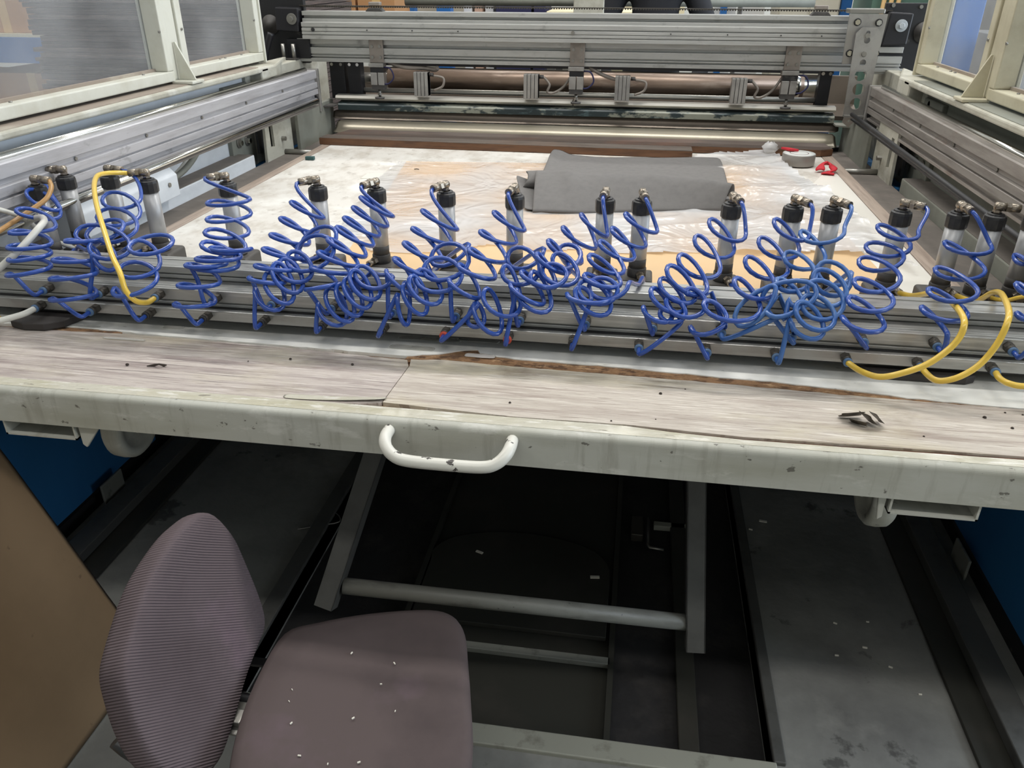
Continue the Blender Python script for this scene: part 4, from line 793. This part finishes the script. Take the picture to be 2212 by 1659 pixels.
# end plates of the gantry
for nm, xc, sgn in (('left', -1.83, -1), ('right', 1.20, 1)):
    q = thing('gantry_carriage', f'black steel carriage plate at the {nm} end of the gantry', 'machine plate', (xc, 4.18, 1.17))
    MB().box(xc - .13, xc + .13, 4.16, 4.19, 1.175, 1.475 if nm == 'right' else 1.60).build('plate', 'black_metal', q, .003)
    x2 = xc + (.06 if nm == 'left' else -.075)
    MB().prism([(x2 - .065, 1.33), (x2 + .055, 1.325), (x2 + .06, 1.435), (x2 - .06, 1.438)] if nm == 'left' else [(x2 - .06, 1.30), (x2 + .05, 1.305), (x2 + .055, 1.435), (x2 - .045, 1.44)], 'y', 4.10, 4.16).build('bearing_block', 'black_bracket', q, .006)
    xb = x2 + .025 if nm == 'left' else x2 + .01
    MB().cyl((xb, 4.10, 1.385), (xb, 4.094, 1.385), .026, 20).cyl((xb, 4.094, 1.385), (xb, 4.082, 1.385), .013, 6).build('adjusting_bolt', 'steel' if nm == 'left' else 'fit_ring', q, .001)
    xr = xc - .055 if nm == 'left' else xc + .055
    MB().lathe([(0, .0), (.046, .0), (.046, .008), (.034, .010), (.034, .018), (.018, .02), (.018, .026), (0, .026)], 26, (xr, 4.16, 1.355), (0, -1, 0)).build('bearing_cover', 'collar_grey', q)
    for (dx, z) in ((-.10, 1.465), (.02, 1.46), (-.05, 1.19)):
        if nm == 'right': MB().cyl((xc + dx, 4.16, z), (xc + dx, 4.154, z), .008, 12).build('screw', 'steel', q)
    if nm == 'left':
        MB().box(-1.80, -1.68, 4.13, 4.16, 1.20, 1.29).build('lower_block', 'black_bracket', q, .003)
        for x in (-1.81, -1.755):
            MB().cyl((x, 4.10, 1.20), (x, 4.10, 1.27), .010, 12).cyl((x, 4.10, 1.185), (x, 4.10, 1.20), .008, 6).build('sensor', 'steel', q)
        MB().box(-1.85, -1.735, 4.08, 4.12, 1.198, 1.203).build('sensor_bracket', 'collar_grey', q)
        MB().tube(catmull([(-1.86, 4.09, 1.32), (-1.90, 4.08, 1.22), (-1.91, 4.07, 1.12), (-1.88, 4.06, 1.05)], 6), .018).build('cable_sleeve', 'black_bracket', q)
        MB().box(-1.83, -1.80, 4.10, 4.14, 1.02, 1.19).box(-1.785, -1.755, 4.10, 4.14, 1.02, 1.19).build('cover_strip', 'black_bracket', q, .003)
    else:
        MB().box(1.03, 1.20, 4.145, 4.17, 1.175, 1.20).build('foot_bar', 'alu', q, .002)
# tool plate hanging on the right of the beam
q = thing('tool_plate', 'perforated aluminium tool plate bolted to the right end of the gantry beam', 'machine plate', (.98, 4.06, .97))
plate('back_plate', [[(.905, 1.225), (1.052, 1.225), (1.06, 1.43), (.90, 1.43)]], .012, (0, 4.075, 0), (1, 0, 0), (0, 0, 1), 'alu_plate', q)
for (x, z) in ((.938, 1.397), (1.028, 1.396), (.928, 1.270), (1.040, 1.270)):
    w = MB().cyl((x, 4.0685, z), (x, 4.0665, z), .016, 18).build('bolt_ring', 'groove', q)
    MB().cyl((x, 4.0685, z), (x, 4.060, z), .012, 6).build('bolt_head', 'chrome', w)
rim = [(.945, 1.010), (1.045, 1.008), (1.043, 1.350), (1.020, 1.377), (.957, 1.378), (.935, 1.353)]
plate('front_plate', [rim, circ(.990, 1.059, .025), circ(.990, 1.121, .025), circ(.988, 1.181, .025), circ(.987, 1.234, .0135), circ(.985, 1.267, .010), circ(.986, 1.326, .0135), circ(.985, 1.356, .009)], .006, (0, 4.045, 0), (1, 0, 0), (0, 0, 1), 'alu_plate', q)
MB().prism([(.945, 1.010), (1.045, 1.008), (1.045, 1.000), (.945, 1.002)], 'y', 4.02, 4.048).build('bent_lip', 'alu_plate', q)
plate('lower_tab', [[(.947, 1.002), (1.045, 1.0), (1.050, .982), (1.030, .958), (1.010, .980), (.992, .980), (.972, .958), (.942, .980)], circ(.970, .986, .005, 10), circ(1.020, .986, .005, 10)], .005, (0, 4.024, 0), (1, 0, 0), (0, 0, 1), 'bracket_warm', q)
MB().cyl((.985, 4.052, 1.270), (.985, 4.036, 1.270), .011, 6).build('fixing_bolt', 'steel', q); MB().cyl((.985, 4.052, 1.345), (.985, 4.038, 1.345), .011, 8).build('fixing_bolt', 'steel', q)
MB().box(.90, 1.05, 4.082, 4.16, 1.431, 1.45).build('top_block', 'steel', q, .003)
q.location += Vector((-.014, -.06, .005))
# roller, shafts, black posts
q = thing('copper_roller', 'long copper coloured roller lying behind the gantry cylinders', 'roller', (-.3, 4.36, 1.0))
MB().cyl((-1.34, 4.36, 1.085), (.80, 4.36, 1.085), .052, 28).build('drum', 'copper_roll', q)
MB().cyl((-1.50, 4.36, 1.085), (-1.34, 4.36, 1.085), .028, 18).build('journal', 'steel', q)
MB().lathe([(.052, 0), (.058, .0), (.058, .04), (.046, .045), (.046, .13), (0, .13)], 24, (.74, 4.36, 1.085), (1, 0, 0)).build('end_collar', 'chrome', q)
tag(MB().cyl((-1.50, 4.24, 1.04), (.90, 4.24, 1.04), .013, 16).build('chrome_shaft', 'bright_steel'), 'thin chrome shaft running below the copper roller', 'shaft')
tag(MB().prism([(4.16, .999), (4.14, 1.002), (4.132, 1.012), (4.14, 1.024), (4.18, 1.027), (4.18, .999)], 'x', -1.57, -.335).prism([(4.16, .999), (4.14, 1.002), (4.132, 1.012), (4.14, 1.024), (4.18, 1.027), (4.18, .999)], 'x', -.328, .93).build('clamp_strip', 'bright_steel'), 'rounded chrome clamp strip on top of the chipped green bar', 'strip')
tag(MB().prism([(4.13, .952), (4.13, .978), (4.142, .990), (4.20, .995), (4.20, .952)], 'x', -1.56, .93).build('green_bar', 'green_bar', None, .002), 'dark green bar with chipped paint across the far end', 'bar')
b = MB()
for i in range(120): b.lathe([(0, -.007), (.007, -.004), (.008, 0), (.007, .004), (0, .007)], 8, (-1.36 + i * .0185, 4.205, 1.012), (0, 0, 1))
tag(b.build('roller_chain', 'groove'), 'dark bead chain lying behind the chrome clamp strip', 'chain', kind='stuff')
for k, (x, w) in enumerate(((-1.572, .04), (-1.480, .035), (.872, .028))):
    q = thing('black_post', f'black upright post under the gantry, {("far left", "second from the left", "at the right")[k]}', 'post', (x, 4.22, .99))
    MB().box(x - w, x + w, 4.20, 4.26, 1.0, 1.184).build('post_body', 'black_bracket', q, .003)
    MB().cyl((x - w * .6, 4.199, 1.168), (x - w * .6, 4.193, 1.168), .008, 10).cyl((x + w * .6, 4.199, 1.168), (x + w * .6, 4.193, 1.168), .008, 10).build('post_bolt', 'chrome', q)
tag(MB().box(-1.45, .96, 4.46, 4.52, 1.14, 1.20).build('rear_beam', 'black_metal'), 'black beam behind the copper roller', 'beam')
tag(MB().prism([(4.30, .96), (4.44, 1.0), (4.47, 1.13), (4.50, 1.13), (4.50, .94), (4.30, .94)], 'x', -1.55, 1.08).build('rear_tray', 'dull_sheet'), 'dull brown metal tray below the copper roller', 'tray')
# bent sheet metal behind the planks
def sheetstrip(name, prof, x0, x1, mat, label):
    rows = [[(x0 + (x1 - x0) * i / 24, y + .004 * noise.noise(Vector((i * .5, k * .8, 1))), z) for i in range(25)] for k, (y, z) in enumerate(prof)]
    return tag(cloth(name, rows, mat, .002), label, 'sheet metal')
sheetstrip('bright_sheet', [(4.04, .852), (4.09, .856), (4.128, .875), (4.134, .908)], -1.58, .955, 'bright_sheet', 'bright bent sheet metal strip behind the wooden planks')
sheetstrip('dull_sheet', [(4.128, .908), (4.145, .922), (4.15, .935), (4.16, .952)], -1.60, .965, 'dull_sheet', 'dull folded sheet metal strip below the green bar')
tag(MB().prism([(-1.72, 4.00), (-1.56, 4.08), (-1.56, 4.16), (-1.70, 4.16)], 'z', .975, .982).build('corner_tab', 'collar_grey'), 'flat grey metal tab at the left end of the green bar', 'plate')
tag(MB().prism([(.93, 4.08), (1.10, 4.0), (1.10, 4.16), (.93, 4.16)], 'z', .945, .952).build('corner_tab', 'side_grey'), 'flat grey metal tab at the right end of the green bar', 'plate')
# ================================================================ chair
def corduroy(m, n):
    m = MATS[m]; nt = m.node_tree; N = nt.nodes; L = nt.links; b_ = N['Principled BSDF']; tc = N.new('ShaderNodeTexCoord')
    dt = N.new('ShaderNodeVectorMath'); dt.operation = 'DOT_PRODUCT'; dt.inputs[1].default_value = n; cb = N.new('ShaderNodeCombineXYZ')
    wv = N.new('ShaderNodeTexWave'); wv.bands_direction = 'X'; wv.inputs['Scale'].default_value = 66; wv.inputs['Distortion'].default_value = 0
    bp_ = N.new('ShaderNodeBump'); bp_.inputs['Strength'].default_value = .8; bp_.inputs['Distance'].default_value = .003
    L.new(tc.outputs['Object'], dt.inputs[0]); L.new(dt.outputs['Value'], cb.inputs[0]); L.new(cb.outputs[0], wv.inputs['Vector'])
    L.new(wv.outputs['Fac'], bp_.inputs['Height']); L.new(bp_.outputs[0], b_.inputs['Normal'])
corduroy('chair_back_fabric', (-.2754, .6710, .6885))
def cushion(name, outline, n, prof, mat, parent, k=6, crown=0.0):
    """outline: closed 3-D loop, n: normal, prof: (scale, offset along n) rings from back to front"""
    O = catmull(outline, k, True); n = Vector(n).normalized(); c = sum(O, Vector()) / len(O); m = len(O); b = MB(); P = []
    for sc, of in prof: P += [c + (p - c) * sc + n * of for p in O]
    F = [(r * m + i, r * m + (i + 1) % m, (r + 1) * m + (i + 1) % m, (r + 1) * m + i) for r in range(len(prof) - 1) for i in range(m)]
    b.add(P + [c + n * prof[-1][1], c + n * prof[0][1]], F + [((len(prof) - 1) * m + i, (len(prof) - 1) * m + (i + 1) % m, len(P)) for i in range(m)] + [((i + 1) % m, i, len(P) + 1) for i in range(m)], True)
    return b.build(name, mat, parent)
ch = thing('office_chair', 'office chair with purple grey ribbed upholstery in front of the table', 'chair', (-.43, .92, 0))
SO = [(-.616, 1.055), (-.56, 1.095), (-.46, 1.137), (-.347, 1.165), (-.292, 1.155), (-.262, 1.115), (-.24, 1.04), (-.22, .965), (-.192, .84), (-.20, .74), (-.26, .69), (-.40, .66), (-.53, .68), (-.58, .75), (-.610, .85), (-.622, .95)]
cushion('seat', [(x, y, .40) for x, y in SO], (0, 0, 1), [(.86, .0), (.95, .006), (.985, .022), (.99, .042), (.965, .055), (.90, .060), (.70, .060), (.4, .056)], 'chair_fabric', ch, 4)
cushion('seat_shell', [(x, y, .385) for x, y in SO], (0, 0, 1), [(.80, 0), (.86, .004), (.86, .015)], 'black_plastic', ch, 4)
BO = [(-.752, 1.107, .691), (-.760, 1.044, .711), (-.759, .963, .708), (-.754, .892, .694), (-.741, .813, .661), (-.731, .771, .637), (-.717, .749, .603), (-.696, .728, .549), (-.672, .719, .491), (-.645, .742, .42), (-.632, .805, .395), (-.638, .88, .406), (-.647, .953, .429), (-.653, 1.03, .443), (-.657, 1.07, .452), (-.671, 1.095, .488), (-.704, 1.119, .569), (-.727, 1.128, .628)]
cushion('backrest', BO, (1, 0, .4), [(.90, -.055), (.97, -.05), (1.0, -.034), (1.0, -.012), (.985, .0), (.95, .005), (.80, .002), (.55, -.006), (.25, -.010)], 'chair_back_fabric', ch, 4)
cushion('back_shell', BO, (1, 0, .4), [(.80, -.068), (.86, -.064), (.90, -.056)], 'black_plastic', ch, 4)
MB().tube(catmull([(-.735, .95, .56), (-.725, .95, .46), (-.69, .95, .39), (-.62, .95, .372), (-.50, .93, .372)], 5), .014, 8).build('back_support', 'black_metal', ch)
MB().box(-.655, -.615, .86, .93, .395, .40).box(-.645, -.625, .875, .905, .40, .412).build('support_bracket', 'steel', ch, .002)
MB().box(-.70, -.50, 1.03, 1.05, .376, .383).build('cross_strap', 'black_metal', ch, .002)
MB().tube([(-.70, .78, .36), (-.80, .80, .40), (-.815, .80, .42)], .011, 10).build('adjusting_lever', 'black_plastic', ch)
MB().cyl((-.42, .92, .10), (-.42, .92, .38), .025, 16).cyl((-.42, .92, .07), (-.42, .92, .25), .034, 16).build('gas_column', 'black_metal', ch)
for k in range(5):
    a = math.radians(72 * k + 20); d = Vector((math.cos(a), math.sin(a), 0)); c0 = Vector((-.42, .92, .10))
    lg = MB().tube([c0, c0 + d * .14 + Vector((0, 0, .0)), c0 + d * .28 + Vector((0, 0, -.03))], [.026, .022, .016], 8).build('base_leg', 'black_plastic', ch)
    p = c0 + d * .28; p.z = .027; s = Vector((-d.y, d.x, 0))
    MB().cyl(p - s * .018, p + s * .018, .026, 16).build('castor', 'black_plastic', lg)
random.seed(9)
for k in range(13):
    x = random.uniform(-.54, -.26); y = random.uniform(.76, 1.08); a = random.uniform(0, 6.28); s = random.uniform(.0014, .0027)
    q = MB().obox((x, y, .4605), (s * math.cos(a), s * math.sin(a), 0), (-s * .35 * math.sin(a), s * .35 * math.cos(a), 0), (0, 0, .0012)).build('wood_splinter', 'scrap_white')
    tag(q, 'tiny pale splinter lying on the chair seat', 'splinter', 'splinters on the chair seat')

# ================================================================ cardboard sheet leaning at the left
t = thing('cardboard_sheet', 'large brown cardboard sheet leaning at the left beside the chair', 'cardboard', (-1.18, 1.0, 0))
rows = [[(-1.165 - .385 * z + .004 * noise.noise(Vector((y * 3, z * 3, 0))), y, z) for y in (.2, .4, .6, .8, 1.0, 1.15, 1.25, 1.35)] for z in (.0, .12, .24, .36, .48, .60, .70)]
cloth('sheet', rows, 'cardboard', .006, t)
tag(MB().tube(catmull([(-.95, 2.0, .004), (-.93, 1.97, .006), (-.90, 2.0, .005), (-.87, 1.96, .004), (-.92, 1.93, .006), (-.99, 1.90, .004)], 5), .0025, 5).build('wire_scrap', 'steel'), 'thin twisted wire scrap lying on the floor behind the chair', 'wire')

# ================================================================ the hall behind the machine
def boxthing(name, label, cat, x0, x1, y0, y1, z0, z1, mat, extra=None, grp=None):
    q = thing(name, label, cat, ((x0 + x1) / 2, (y0 + y1) / 2, z0), grp)
    MB().box(x0, x1, y0, y1, z0, z1).build('body', mat, q, .004)
    if extra: extra(q, x0, x1, y0, y1, z0, z1)
    return q
def carton(q, x0, x1, y0, y1, z0, z1):
    MB().box((x0 + x1) / 2 - .03, (x0 + x1) / 2 + .03, y0 - .001, y1 + .001, z0 + .001, z1 + .001).build('packing_tape', 'pale_wood', q)
    MB().box(x0 - .001, x1 + .001, y0 - .001, y0, (z0 + z1) / 2 - .001, (z0 + z1) / 2).build('seam', 'dirt', q)
def cab(q, x0, x1, y0, y1, z0, z1):
    for i in range(2):
        d = MB().box(x0 + (x1 - x0) * i / 2 + .01, x0 + (x1 - x0) * (i + 1) / 2 - .01, y0 - .012, y0, z0 + .06, z1 - .03).build('door', 'cabinet_beige', q, .003)
        MB().box((x0 + x1) / 2 + (-.04 if i == 0 else .03), (x0 + x1) / 2 + (-.03 if i == 0 else .04), y0 - .03, y0 - .012, (z0 + z1) / 2 - .06, (z0 + z1) / 2 + .06).build('handle', 'steel', d)
# packing bench carrying cartons
t = thing('packing_bench', 'steel packing bench behind the left end of the gantry', 'bench', (-2.4, 6.3, 0))
MB().box(-3.1, -1.75, 6.0, 6.8, 1.02, 1.06).build('bench_top', 'pale_wood', t, .004)
for x in (-3.05, -1.8):
    for y in (6.05, 6.75): MB().box(x - .025, x + .025, y - .025, y + .025, 0, 1.02).build('leg', 'steel', t)
boxthing('carton', 'brown carton on the bench behind the left end of the gantry, left one', 'box', -2.38, -2.10, 6.1, 6.5, 1.061, 1.47, 'carton', carton, 'cartons on the bench')
boxthing('carton', 'brown carton on the bench behind the left end of the gantry, right one', 'box', -2.08, -1.80, 6.1, 6.5, 1.061, 1.45, 'carton', carton, 'cartons on the bench')
boxthing('board_stack', 'pale pink board stack at the far left behind the gantry', 'boards', -2.62, -2.44, 6.1, 6.6, 1.061, 1.75, 'paper_pink')
def post(x, y, label, w=.04):
    q = thing('steel_post', label, 'post', (x, y, 0)); MB().box(x - w, x + w, y - .05, y + .05, .01, 3.2).build('shaft', 'blue_paint', q, .005); MB().box(x - w * 2, x + w * 2, y - .1, y + .1, 0, .01).build('foot', 'blue_paint', q)
post(-1.90, 6.9, 'blue steel post left of the beige cabinet behind the gantry'); post(-1.50, 6.4, 'blue steel post beside the navy bales behind the gantry', .055)
post(1.50, 7.0, 'blue steel post at the right behind the gantry')
post(.62, 7.3, 'slim blue steel post right of the person in dark clothes', .025)
boxthing('steel_cabinet', 'beige steel cabinet behind the left half of the gantry', 'cabinet', -2.0, -1.50, 7.2, 7.7, 0, 1.9, 'cabinet_beige', cab)
boxthing('steel_cabinet', 'beige steel cabinet behind the right half of the gantry', 'cabinet', .98, 1.42, 6.8, 7.2, 0, 1.9, 'cabinet_beige', cab)
for i in range(3):
    boxthing('sheet_bundle', f'upright white and pink sheet bundle behind the gantry, {ORD[i]} from the left', 'sheets', -1.40 + i * .085, -1.335 + i * .085, 6.6, 7.0, 0, 1.62, ('white_stuff', 'paper_pink', 'white_stuff')[i])
boxthing('navy_bale', 'navy blue bale standing behind the middle of the gantry, left one', 'bale', -1.13, -.86, 6.5, 6.9, 0, 1.60, 'navy'); boxthing('navy_bale', 'navy blue bale standing behind the middle of the gantry, right one', 'bale', -.84, -.75, 6.5, 6.9, 0, 1.58, 'navy')
boxthing('white_partition', 'bright white upright partition behind the middle of the gantry', 'partition', -.72, -.52, 7.3, 7.4, 0, 1.8, 'white_stuff')
t = thing('work_table', 'table with a cream top behind the gantry, left of the person', 'table', (-.2, 6.6, 0))
MB().box(-.72, .2, 6.3, 7.0, 1.28, 1.34).build('table_top', 'cream', t, .005)
for x in (-.68, .16):
    for y in (6.35, 6.95): MB().box(x - .03, x + .03, y - .03, y + .03, 0, 1.28).build('leg', 'steel', t)
boxthing('cream_board', 'cream upright board behind the work table', 'board', -.50, .30, 7.1, 7.15, 0, 1.7, 'cream')
t = thing('steel_upright', 'grey steel upright just behind the middle of the gantry beam', 'post', (-.30, 4.6, 0))
MB().box(-.385, -.225, 4.62, 4.68, .02, 1.9).build('shaft', 'side_cream', t, .004); MB().box(-.42, -.19, 4.56, 4.74, 0, .02).build('foot', 'side_cream', t)
tag(MB().cyl((-1.55, 5.5, 1.425), (1.0, 5.5, 1.435), .028, 18).build('cross_pipe', 'side_grey'), 'long grey pipe running behind the gantry at the top', 'pipe')
for i, x in enumerate((.55, .78)):
    boxthing('white_sack', f'white wrapped sack stack behind the gantry, {("left", "right")[i]} one', 'sack', x, x + .18, 7.4, 7.8, 0, 1.7, 'white_stuff')
boxthing('green_machine', 'green machine housing behind the right end of the gantry', 'machine', 1.62, 2.1, 6.7, 7.3, 0, 1.9, 'machine_green')
for i in range(3):
    q = MB().cyl((1.66 + i * .05, 6.62, .3), (1.70 + i * .05, 6.66, 1.9), .016, 10).build('wooden_rod', 'pale_wood'); tag(q, f'pale wooden rod leaning at the green machine, {ORD[i]} from the left', 'rod', 'rods at the green machine')
# ---------------- seen through the left screen
t = thing('sheet_stack', 'tall stack of dark veneer sheets behind the left guard screen', 'stack', (-2.6, 4.9, 0))
MB().box(-3.3, -1.95, 4.25, 5.6, 0, .14).build('pallet', 'pale_wood', t); random.seed(2)
z = .14
for i in range(72):
    h = random.uniform(.018, .034); dx = random.uniform(-.035, .03); dy = random.uniform(-.02, .02)
    MB().box(-3.3 + dx, -1.95, 4.25 + dy, 5.6 + dy, z, z + h * .88).build('sheet', 'dark_sheets', t); z += h
t = thing('pallet_rack', 'blue pallet rack with boxes behind the left guard screen', 'rack', (-4.4, 5.2, 0))
for x in (-5.3, -3.45):
    for y in (4.9, 5.8): MB().box(x - .04, x + .04, y - .04, y + .04, 0, 2.6).build('upright', 'blue_paint', t)
for zz in (.45, 1.17, 1.9):
    for y in (4.9, 5.8): MB().box(-5.3, -3.45, y - .03, y + .03, zz - .10, zz + .05).build('beam', 'blue_paint', t)
    MB().box(-5.3, -3.45, 4.9, 5.8, zz + .05, zz + .07).build('shelf', 'cream', t)
for i, (x0, x1, z0, z1) in enumerate(((-5.2, -4.5, 1.241, 1.62), (-4.45, -3.6, 1.241, 1.70), (-5.2, -4.4, .521, .95), (-4.35, -3.55, .521, 1.0))):
    boxthing('carton', f'pale brown carton on the blue rack, {("upper left", "upper right", "lower left", "lower right")[i]}', 'box', x0, x1, 4.95, 5.7, z0, z1, 'carton', carton, 'cartons on the blue rack')
# ---------------- seen through the right screen
post(1.68, 4.95, 'broad blue steel post behind the right guard screen', .075)
boxthing('wrapped_pallet', 'grey film wrapped pallet load behind the right guard screen, tall one', 'pallet load', 2.15, 3.3, 5.6, 6.8, 0, 1.9, 'wrap_grey')
boxthing('wrapped_pallet', 'grey film wrapped pallet load behind the right guard screen, low one', 'pallet load', 1.86, 2.8, 4.6, 5.4, 0, 1.30, 'wrap_grey')
tag(MB().bar((1.78, 5.5, 1.15), (2.05, 5.5, 1.75), .05, .06, (0, 1, 0)).build('wooden_lath', 'cream', None, .003), 'pale lath leaning behind the right guard screen', 'lath')

# ================================================================ person behind the gantry
def skin_body(name, V, Ed, mat, parent=None, sub=2):
    me = bpy.data.meshes.new(name); me.from_pydata([v[0] for v in V], Ed, []); o = bpy.data.objects.new(name, me); COL.objects.link(o)
    o.modifiers.new('skin', 'SKIN'); sk = me.skin_vertices[0].data
    for i, v in enumerate(V): sk[i].radius = (v[1], v[2] if len(v) > 2 else v[1])
    sk[0].use_root = True
    s = o.modifiers.new('sub', 'SUBSURF'); s.levels = sub; s.render_levels = sub
    dg = bpy.context.evaluated_depsgraph_get(); dg.update(); m2 = bpy.data.meshes.new_from_object(o.evaluated_get(dg)); o.modifiers.clear(); o.data = m2
    m2.materials.clear(); m2.materials.append(MATS[mat])
    for p in m2.polygons: p.use_smooth = True
    adopt(o, parent); return o
PX, PY = .05, 5.05
pr = thing('person', 'person in dark clothes standing behind the gantry beam, arms lowered', 'person', (PX, PY, 0))
P_ = lambda x, y, z: (PX + x, PY + y, z * 1.07)
V = [(P_(0, 0, .98), .15, .11), (P_(0, 0, 1.15), .15, .11), (P_(0, 0, 1.32), .17, .12), (P_(0, 0, 1.44), .13, .09), (P_(0, .0, 1.52), .055), (P_(0, -.01, 1.60), .075, .085), (P_(0, -.01, 1.70), .072, .09), (P_(0, 0, 1.76), .04)]
Ed = [(i, i + 1) for i in range(7)]
for sg in (-1, 1):
    o_ = len(V)
    V += [(P_(sg * .20, 0, 1.42), .08), (P_(sg * .33, -.02, 1.16), .06), (P_(sg * .27, -.20, 1.02), .045), (P_(sg * .24, -.28, 1.0), .03)]
    Ed += [(3, o_), (o_, o_ + 1), (o_ + 1, o_ + 2), (o_ + 2, o_ + 3)]
    for k in range(5):
        q = len(V); dx = (k - 2) * .018 * sg
        V += [(P_(sg * .24 + dx, -.34 + (.02 if k in (0, 4) else 0), .985), .0095), (P_(sg * .24 + dx * 1.15, -.38 + (.03 if k in (0, 4) else 0), .965), .0085)]; Ed += [(o_ + 3, q), (q, q + 1)]
    o_ = len(V)
    V += [(P_(sg * .10, 0, .90), .095), (P_(sg * .11, -.01, .50), .065), (P_(sg * .11, .02, .10), .045), (P_(sg * .12, -.14, .045), .04)]
    Ed += [(0, o_), (o_, o_ + 1), (o_ + 1, o_ + 2), (o_ + 2, o_ + 3)]
skin_body('body', V, Ed, 'jacket', pr)
MB().lathe([(0, 0), (.07, .01), (.094, .06), (.09, .11), (.05, .15), (0, .16)], 18, P_(0, .01, 1.655)).build('hair', 'hair', pr)
face = MB().lathe([(0, 0), (.04, .008), (.066, .05), (.074, .10), (.07, .15), (0, .17)], 18, P_(0, -.028, 1.545)).build('face', 'skin', pr)
MB().lathe([(0, -.018), (.012, -.01), (.013, 0), (.004, .03), (0, .032)], 10, P_(0, -.105, 1.625)).build('nose', 'skin', face)
for sg in (-1, 1):
    MB().lathe([(0, -.008), (.008, 0), (0, .008)], 10, P_(sg * .03, -.098, 1.652)).build('eye', 'white_stuff', face)
    MB().lathe([(0, -.03), (.012, -.015), (.014, .01), (0, .03)], 10, P_(sg * .077, -.01, 1.635)).build('ear', 'skin', face)
MB().box(PX - .024, PX + .024, PY - .103, PY - .096, 1.701, 1.708).build('mouth', 'red_cloth', face)
